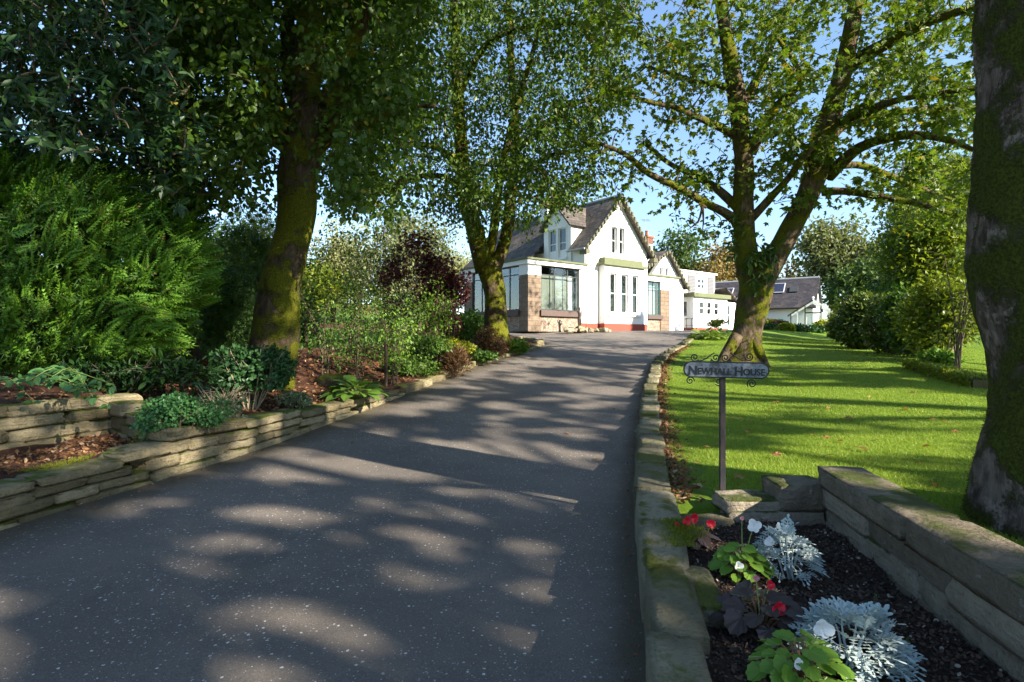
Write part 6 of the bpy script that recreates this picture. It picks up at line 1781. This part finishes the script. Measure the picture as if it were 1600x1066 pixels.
def dusty(base, label, n, R_, H, lean, L=(.09, .15)):
    o = empty('dusty_miller', tuple(base)); tag(o, label, 'plant')
    for k in range(n):
        a = k * 2.399 + random.gauss(0, .3); t_ = math.sqrt((k + .5) / n)
        top = np.array([lean[0] * (1 - t_ * .3), lean[1] * (1 - t_ * .3), H * (1 - .75 * t_ * t_)])
        p = top * .8 + np.array([math.cos(a) * R_ * t_ * .62, math.sin(a) * R_ * t_ * .62, 0]); p[2] = max(p[2], .03)
        d_ = np.array([math.cos(a) * (.35 + t_), math.sin(a) * (.35 + t_), .9 - 1.0 * t_]) + rng.normal(0, .35, 3); s = random.uniform(*L)
        nn = np.array([-math.cos(a) * .4, -math.sin(a) * .4 - .15, 1.0])
        place_leaf(random.choice(mm), p, d_, nn, s, o)
        if k % 14 == 0:
            A = Acc(); A.tube(spline([(random.gauss(0, .015), random.gauss(0, .015), -.02), p * .6 + (0, 0, -.01), p], 5), [.005, .004, .004, .003, .003], 5); A.obj('stalk', M['lf_silver'], o)
dusty(bpt(1235, 905), 'silver leaved plant before the end wall of the flower bed', 120, .16, .25, (-.02, .03), (.055, .095))
dusty(bpt(1330, 1045) + (0, .02, 0), 'silver leaved plant spreading beside the green begonia with white bloom', 130, .195, .20, (.03, .0), (.07, .115))

def begonia_leaf(seed, serr=.06):
    rs = np.random.default_rng(seed); n = 22; V = [(0, .12, -.03)]; F_ = []
    for k in range(n):
        t_ = k / n; a = -math.pi / 2 + 2 * math.pi * t_
        r = .46 * (1 + .12 * math.cos(a - math.pi / 2) ** 3) * (1 + (serr if k % 2 else -serr))
        x = math.cos(a) * r * (1.1 if math.cos(a) > 0 else .85); y = .42 + math.sin(a) * r * 1.15
        if abs(t_) < .03 or k == 0: y = .10; x = 0
        V.append((x, y, .08 * abs(x) * 2 - .12 * max(0, y - .4) + rs.normal(0, .018)))
    for k in range(n): F_.append((0, 1 + k, 1 + (k + 1) % n))
    return V, F_
bl_g, bl_d = [], []
for k in range(4):
    V, F_ = begonia_leaf(k)
    for lst, mt in ((bl_g, 'lf_beg'), (bl_d, 'lf_begdk')):
        me = bpy.data.meshes.new('leaf'); me.from_pydata(V, [], F_); me.materials.append(M[mt]); lst.append(me)
def petal_mesh(mat):
    V = [(0, 0, 0)]; F_ = []; n = 10
    for k in range(n):
        a = 2 * math.pi * k / n; V.append((math.cos(a) * .5, .5 + math.sin(a) * .5, .12 * math.cos(a * 2) + .1))
    for k in range(n): F_.append((0, 1 + k, 1 + (k + 1) % n)) if k != 7 else None
    F_ = [tuple(range(1, n + 1))]
    me = bpy.data.meshes.new('petal'); me.from_pydata(V[0:1] + V[1:], [], F_); me.materials.append(M[mat]); return me
PET = {c: petal_mesh(c) for c in ('petal_red', 'petal_white', 'petal_pink')}
def begonia(base, label, n, R_, H, meshes, flowers, size=(.055, .09)):
    o = empty('begonia', tuple(base)); tag(o, label, 'begonia')
    for k in range(n):
        a = k * 2.399; t_ = math.sqrt((k + .5) / n)
        p = np.array([math.cos(a) * R_ * t_ * .75, math.sin(a) * R_ * t_ * .75, H * (1 - .6 * t_ * t_) * random.uniform(.75, 1.05)])
        d_ = np.array([math.cos(a) + random.gauss(0, .2), math.sin(a) + random.gauss(0, .2), .1 - .5 * t_])
        place_leaf(random.choice(meshes), p, d_, np.array([random.gauss(0, .25), -.25 + random.gauss(0, .2), 1.0]), random.uniform(*size), o)
        A = Acc(); A.tube(spline([(p[0] * .15, p[1] * .15, -.01), p * .55 + (0, 0, .02), p], 5), [.004, .0035, .003, .003, .0025], 4); A.obj('stalk', M['stalk'], o)
    for (dx, dy, dz, s, c) in flowers:
        p = np.array([dx, dy, dz])
        A = Acc(); A.tube(spline([(0, 0, .04), p * .6 + (0, 0, .03), p], 6), .0028, 4); fl = A.obj('flower', M['stalk_green'], o)
        for k in range(6):
            a = k * 1.05 + random.random()
            d_ = np.array([math.cos(a), -.35 + .3 * math.sin(a), math.sin(a)])
            place_leaf(PET[c], p, d_, np.array([math.cos(a) * .3, -1, .3]), s * random.uniform(.6, 1.0), fl, 'petal')
begonia(bpt(1160, 905), 'green begonia with white flowers and an upright bud stem', 44, .14, .17, bl_g, [(.05, -.01, .26, .04, 'petal_white'), (.12, -.02, .19, .036, 'petal_white'), (-.06, -.10, .10, .03, 'petal_white'), (.005, .02, .29, .014, 'petal_pink')], (.04, .07))
begonia(bpt(1188, 985), 'dark bronze leaved begonia with one red bloom', 20, .165, .15, bl_d, [(.035, -.07, .12, .036, 'petal_red'), (-.01, .02, .20, .018, 'petal_pink'), (.055, .03, .17, .025, 'petal_red')], (.07, .115))
begonia(bpt(1245, 1062) + (0, -.03, 0), 'green begonia with one white bloom beside the spreading silver plant', 40, .165, .15, bl_g, [(.07, .0, .19, .042, 'petal_white'), (-.05, -.08, .12, .024, 'petal_white')], (.045, .08))
begonia(bpt(1082, 850), 'dark leaved begonia with red flowers by the mossy kerb', 18, .12, .11, bl_d, [(-.03, 0, .13, .034, 'petal_red'), (.015, .01, .14, .034, 'petal_red'), (.10, -.02, .12, .036, 'petal_red'), (-.09, -.01, .10, .03, 'petal_red'), (-.10, -.06, .08, .02, 'petal_red'), (-.06, -.05, .10, .022, 'petal_red')], (.055, .085))

def scatter(name, pts, mat, size, tmpl=T_OVAL, flat=.25, lift=.01):
    P = np.array(pts); n = len(P); P[:, 2] += lift
    D = norm(np.concatenate([rng.normal(size=(n, 2)), rng.normal(0, flat, (n, 1))], 1)); N = np.array([0, 0, 1.0]) + rng.normal(0, flat * 1.4, (n, 3))
    A = Acc(); V, f = leaf_geo(P, D, N, size * rng.uniform(.5, 1.4, n), tmpl); A.add(V, f)
    return tag(A.obj(name, mat, None, False, 'stuff'))
n = 13000
y_ = rng.uniform(1.4, 3.68, n); x_ = XR(y_) + .18 + rng.uniform(0, 1, n) * (1.62 + .17 * (y_ - 1.5) - XR(y_) - .18)
o = scatter('soil_crumbs', np.stack([x_, y_, bedz(x_, y_)], -1), M['chip'], .015, T_ROUND, .5, .004); tag(o, 'dark crumbly soil and bark chips of the flower bed', 'soil')
n = 3200
y_ = rng.uniform(3.9, 18, n); x_ = XR(y_) + .28 + np.abs(rng.normal(0, .09, n))
o = scatter('leaf_litter', np.stack([x_, y_, lawn_z(x_, y_)], -1), M['litter'], .045, T_OVAL, .5, .012); tag(o, 'brown fallen leaves drifted along the inner side of the kerb', 'leaf litter')
n = 2200
y_ = rng.uniform(2.8, 6, n); o_ = rng.uniform(.32, 1.12, n); x_ = XL(y_) - o_
o = scatter('pocket_litter', np.stack([x_, y_, left_z(x_, y_)], -1), M['litter'], .038, T_OVAL, .45, .012); tag(o, 'brown dead leaves lying in the small soil pocket', 'leaf litter')
n = 7000
y_ = rng.uniform(5.7, 19, n); o_ = .3 + np.abs(rng.normal(0, 1.3, n)); x_ = XL(y_) - o_
o = scatter('bed_litter', np.stack([x_, y_, left_z(x_, y_)], -1), M['litter'], .06, T_OVAL, .4, .012); tag(o, 'reddish dead leaves and mulch covering the shrub bed', 'leaf litter')
n = 900
y_ = rng.uniform(2.2, 18, n); side = rng.uniform(size=n) < .55
x_ = np.where(side, XL(y_) + np.abs(rng.normal(0, .10, n)) + .02, XR(y_) - np.abs(rng.normal(0, .05, n)) - .02)
o = scatter('gutter_litter', np.stack([x_, y_, drive_z(y_) + .006], -1), M['litter'], .022, T_OVAL, .3, .006); tag(o, 'fine leaf crumbs gathered along the drive edges', 'leaf litter')

# moss cushions on wall tops and kerb
n = 5000
P = []
for (y0, y1, fn, w) in [(4.0, 5.3, lambda y: XL(y) - .24, .05), (2.9, 3.35, lambda y: XR(y) + .24, .06), (3.45, 3.7, lambda y: XR(y) + .25, .04)]:
    yy_ = rng.uniform(y0, y1, n // 3); xx = fn(yy_) + rng.normal(0, w, n // 3)
    zt = np.where(xx < -1, drive_z(yy_) + wall_h(yy_) - .015, drive_z(yy_) + kerb_h(yy_))
    ok = noise3(np.stack([xx, yy_, 0 * xx], -1), 4.5) > -.05
    P.append(np.stack([xx, yy_, zt], -1)[ok])
P = np.concatenate(P); n = len(P)
A = Acc(); V, f = leaf_geo(P, norm(rng.normal(0, .6, (n, 3)) + (0, 0, .8)), rand_dirs(n), rng.uniform(.012, .028, n), T_NEEDLE); A.add(V, f)
tag(A.obj('moss', m_leaf('moss', (.10, .13, .008), (.22, .24, .015), .3, .8), None, False, 'stuff'), 'bright green moss cushions on wall tops and kerb', 'moss')

# fallen leaves one can count
random.seed(8)
fl_m = [leaf_mesh(T_LOBED, M['fallen'], 'fallen_leaf'), leaf_mesh(T_OVAL, M['fallen'], 'fallen_leaf')]
def fallen(x, y, z, s, label, grp):
    o = place_leaf(random.choice(fl_m), (x, y, z), np.array([random.gauss(0, 1), random.gauss(0, 1), random.gauss(0, .15)]), np.array([random.gauss(0, .3), random.gauss(0, .3), 1]), s, None, 'fallen_leaf')
    tag(o, label, 'leaf', grp)
for px, py in [(1110, 617), (1106, 605), (1151, 620), (1163, 630), (1188, 629), (1175, 661), (1165, 675), (1168, 674), (1090, 672), (1226, 674), (1213, 713), (1213, 715), (1340, 702), (1338, 700), (1373, 688), (1258, 750), (1221, 755), (1162, 750), (1116, 695), (1279, 570), (1242, 571), (1339, 568), (1215, 577), (1318, 590), (1290, 640), (1245, 600), (1417, 640), (1360, 620), (1395, 665), (1440, 700), (1330, 655), (1285, 685), (1200, 640), (1430, 615), (1470, 660), (1120, 640), (1140, 655)]:
    d = 5.0
    for _ in range(30):
        x = (px - 800) / F * d; d = (EYE - float(lawn_z(x, d)) - .02) * F / (py - 533) * .5 + d * .5
    fallen((px - 800) / F * d, d, float(lawn_z((px - 800) / F * d, d)) + .035, random.uniform(.06, .11), 'single brown leaf lying on the mown lawn', 'fallen leaves on the lawn')
for k in range(90):
    y_ = random.uniform(4.2, 17) ; x_ = float(XR(y_)) + random.uniform(.5, 6.5)
    if x_ < y_ * .82 and not (y_ < 4.6 and x_ < 2.4) and math.hypot(x_ - 3.32, y_ - 3.3) > .8: fallen(x_, y_, float(lawn_z(x_, y_)) + .03, random.uniform(.035, .08), 'single brown leaf lying on the mown lawn', 'fallen leaves on the lawn')
for px, py, s in [(886, 678, .09), (547, 695, .05), (700, 660, .05), (838, 610, .06), (930, 720, .05), (960, 640, .05), (330, 800, .04), (620, 760, .04)]:
    d = (EYE - .1) * F / (py - 533)
    for _ in range(30): d = (EYE - float(drive_z(d))) * F / (py - 533) * .5 + d * .5
    fallen((px - 800) / F * d, d, float(drive_z(d)) + .02, s, 'single yellow brown leaf lying on the tarmac drive', 'fallen leaves on the drive')

# ------------------------------------------------------------------ grass of the lawn
def grass_patch(n, y0, y1, xmax, h, w):
    y_ = y0 + (y1 - y0) * rng.uniform(size=n) ** 1.0
    x_ = XR(y_) + .33 + rng.uniform(size=n) * np.maximum(xmax(y_) - XR(y_) - .33, .1)
    ok = ~((y_ < 3.95) & (x_ < 2.35)) & (np.hypot(x_ - 3.32, y_ - 3.3) > .48) & ~((y_ < 5) & (x_ < XR(y_) + .5 + .25 * noise3(np.stack([x_, y_, 0 * x_], -1), 3)))
    ok &= np.hypot(x_ - syc.location.x, y_ - SD) > .7
    x_ = x_[ok]; y_ = y_[ok]; m = len(x_)
    P = np.stack([x_, y_, lawn_z(x_, y_) - .004], -1)
    up = norm(np.stack([rng.normal(0, .45, m), rng.normal(0, .45, m), np.ones(m)], -1)); side = norm(np.cross(up, rand_dirs(m)))
    hh = h * rng.uniform(.5, 1.3, m)[:, None]; ww = (w * rng.uniform(.7, 1.3, m))[:, None]
    tip = P + up * hh + np.stack([rng.normal(0, .008, m), rng.normal(0, .008, m), np.zeros(m)], -1)
    V = np.stack([P - side * ww, P + side * ww, tip], 1).reshape(-1, 3)
    return V, np.arange(m * 3).reshape(-1, 3)
A = Acc()
for args in [(115000, 2.6, 7.0, lambda y: y * .92, .030, .0022), (85000, 7.0, 12, lambda y: y * .9, .030, .0035), (60000, 12, 24, lambda y: np.minimum(y * .9, 14), .032, .006)]:
    V, f = grass_patch(*args); A.add(V, [f])
tag(A.obj('grass', M['grass'], None, False, 'stuff'), 'short mown green grass of the sunlit lawn', 'grass')
A = Acc()
n = 36000
y_ = rng.uniform(9, 30, n); x_ = XL(y_) - rng.uniform(4.0, 12, n); P = np.stack([x_, y_, left_z(x_, y_)], -1)
up = norm(np.stack([rng.normal(0, .45, n), rng.normal(0, .45, n), np.ones(n)], -1)); side = norm(np.cross(up, rand_dirs(n))); 
V = np.stack([P - side * .007, P + side * .007, P + up * (.04 * rng.uniform(.5, 1.3, n))[:, None]], 1).reshape(-1, 3)
A.add(V, [np.arange(n * 3).reshape(-1, 3)]); tag(A.obj('bank_grass', M['grass'], None, False, 'stuff'), 'shaded green grass of the lawn beyond the shrub bed', 'grass')
# sparse green weeds in the beds
for px, py in [(1395, 905), (1300, 985), (1368, 935), (1420, 1010), (1278, 870)]:
    g = bpt(px, py, .205); P = np.repeat(g[None], 14, 0) + rng.normal(0, .006, (14, 3)); o = empty('seedling', tuple(g)); tag(o, 'tiny green weed seedling in the flower bed soil', 'weed', 'seedlings in the flower bed')
    cloud_obj('foliage', [leaf_geo(P - g, norm(rng.normal(0, 1, (14, 3)) + (0, 0, .5)), np.array([0, 0, 1.0]) + rng.normal(0, .3, (14, 3)), rng.uniform(.012, .024, 14), T_OVAL)], M['lf_green'], o)
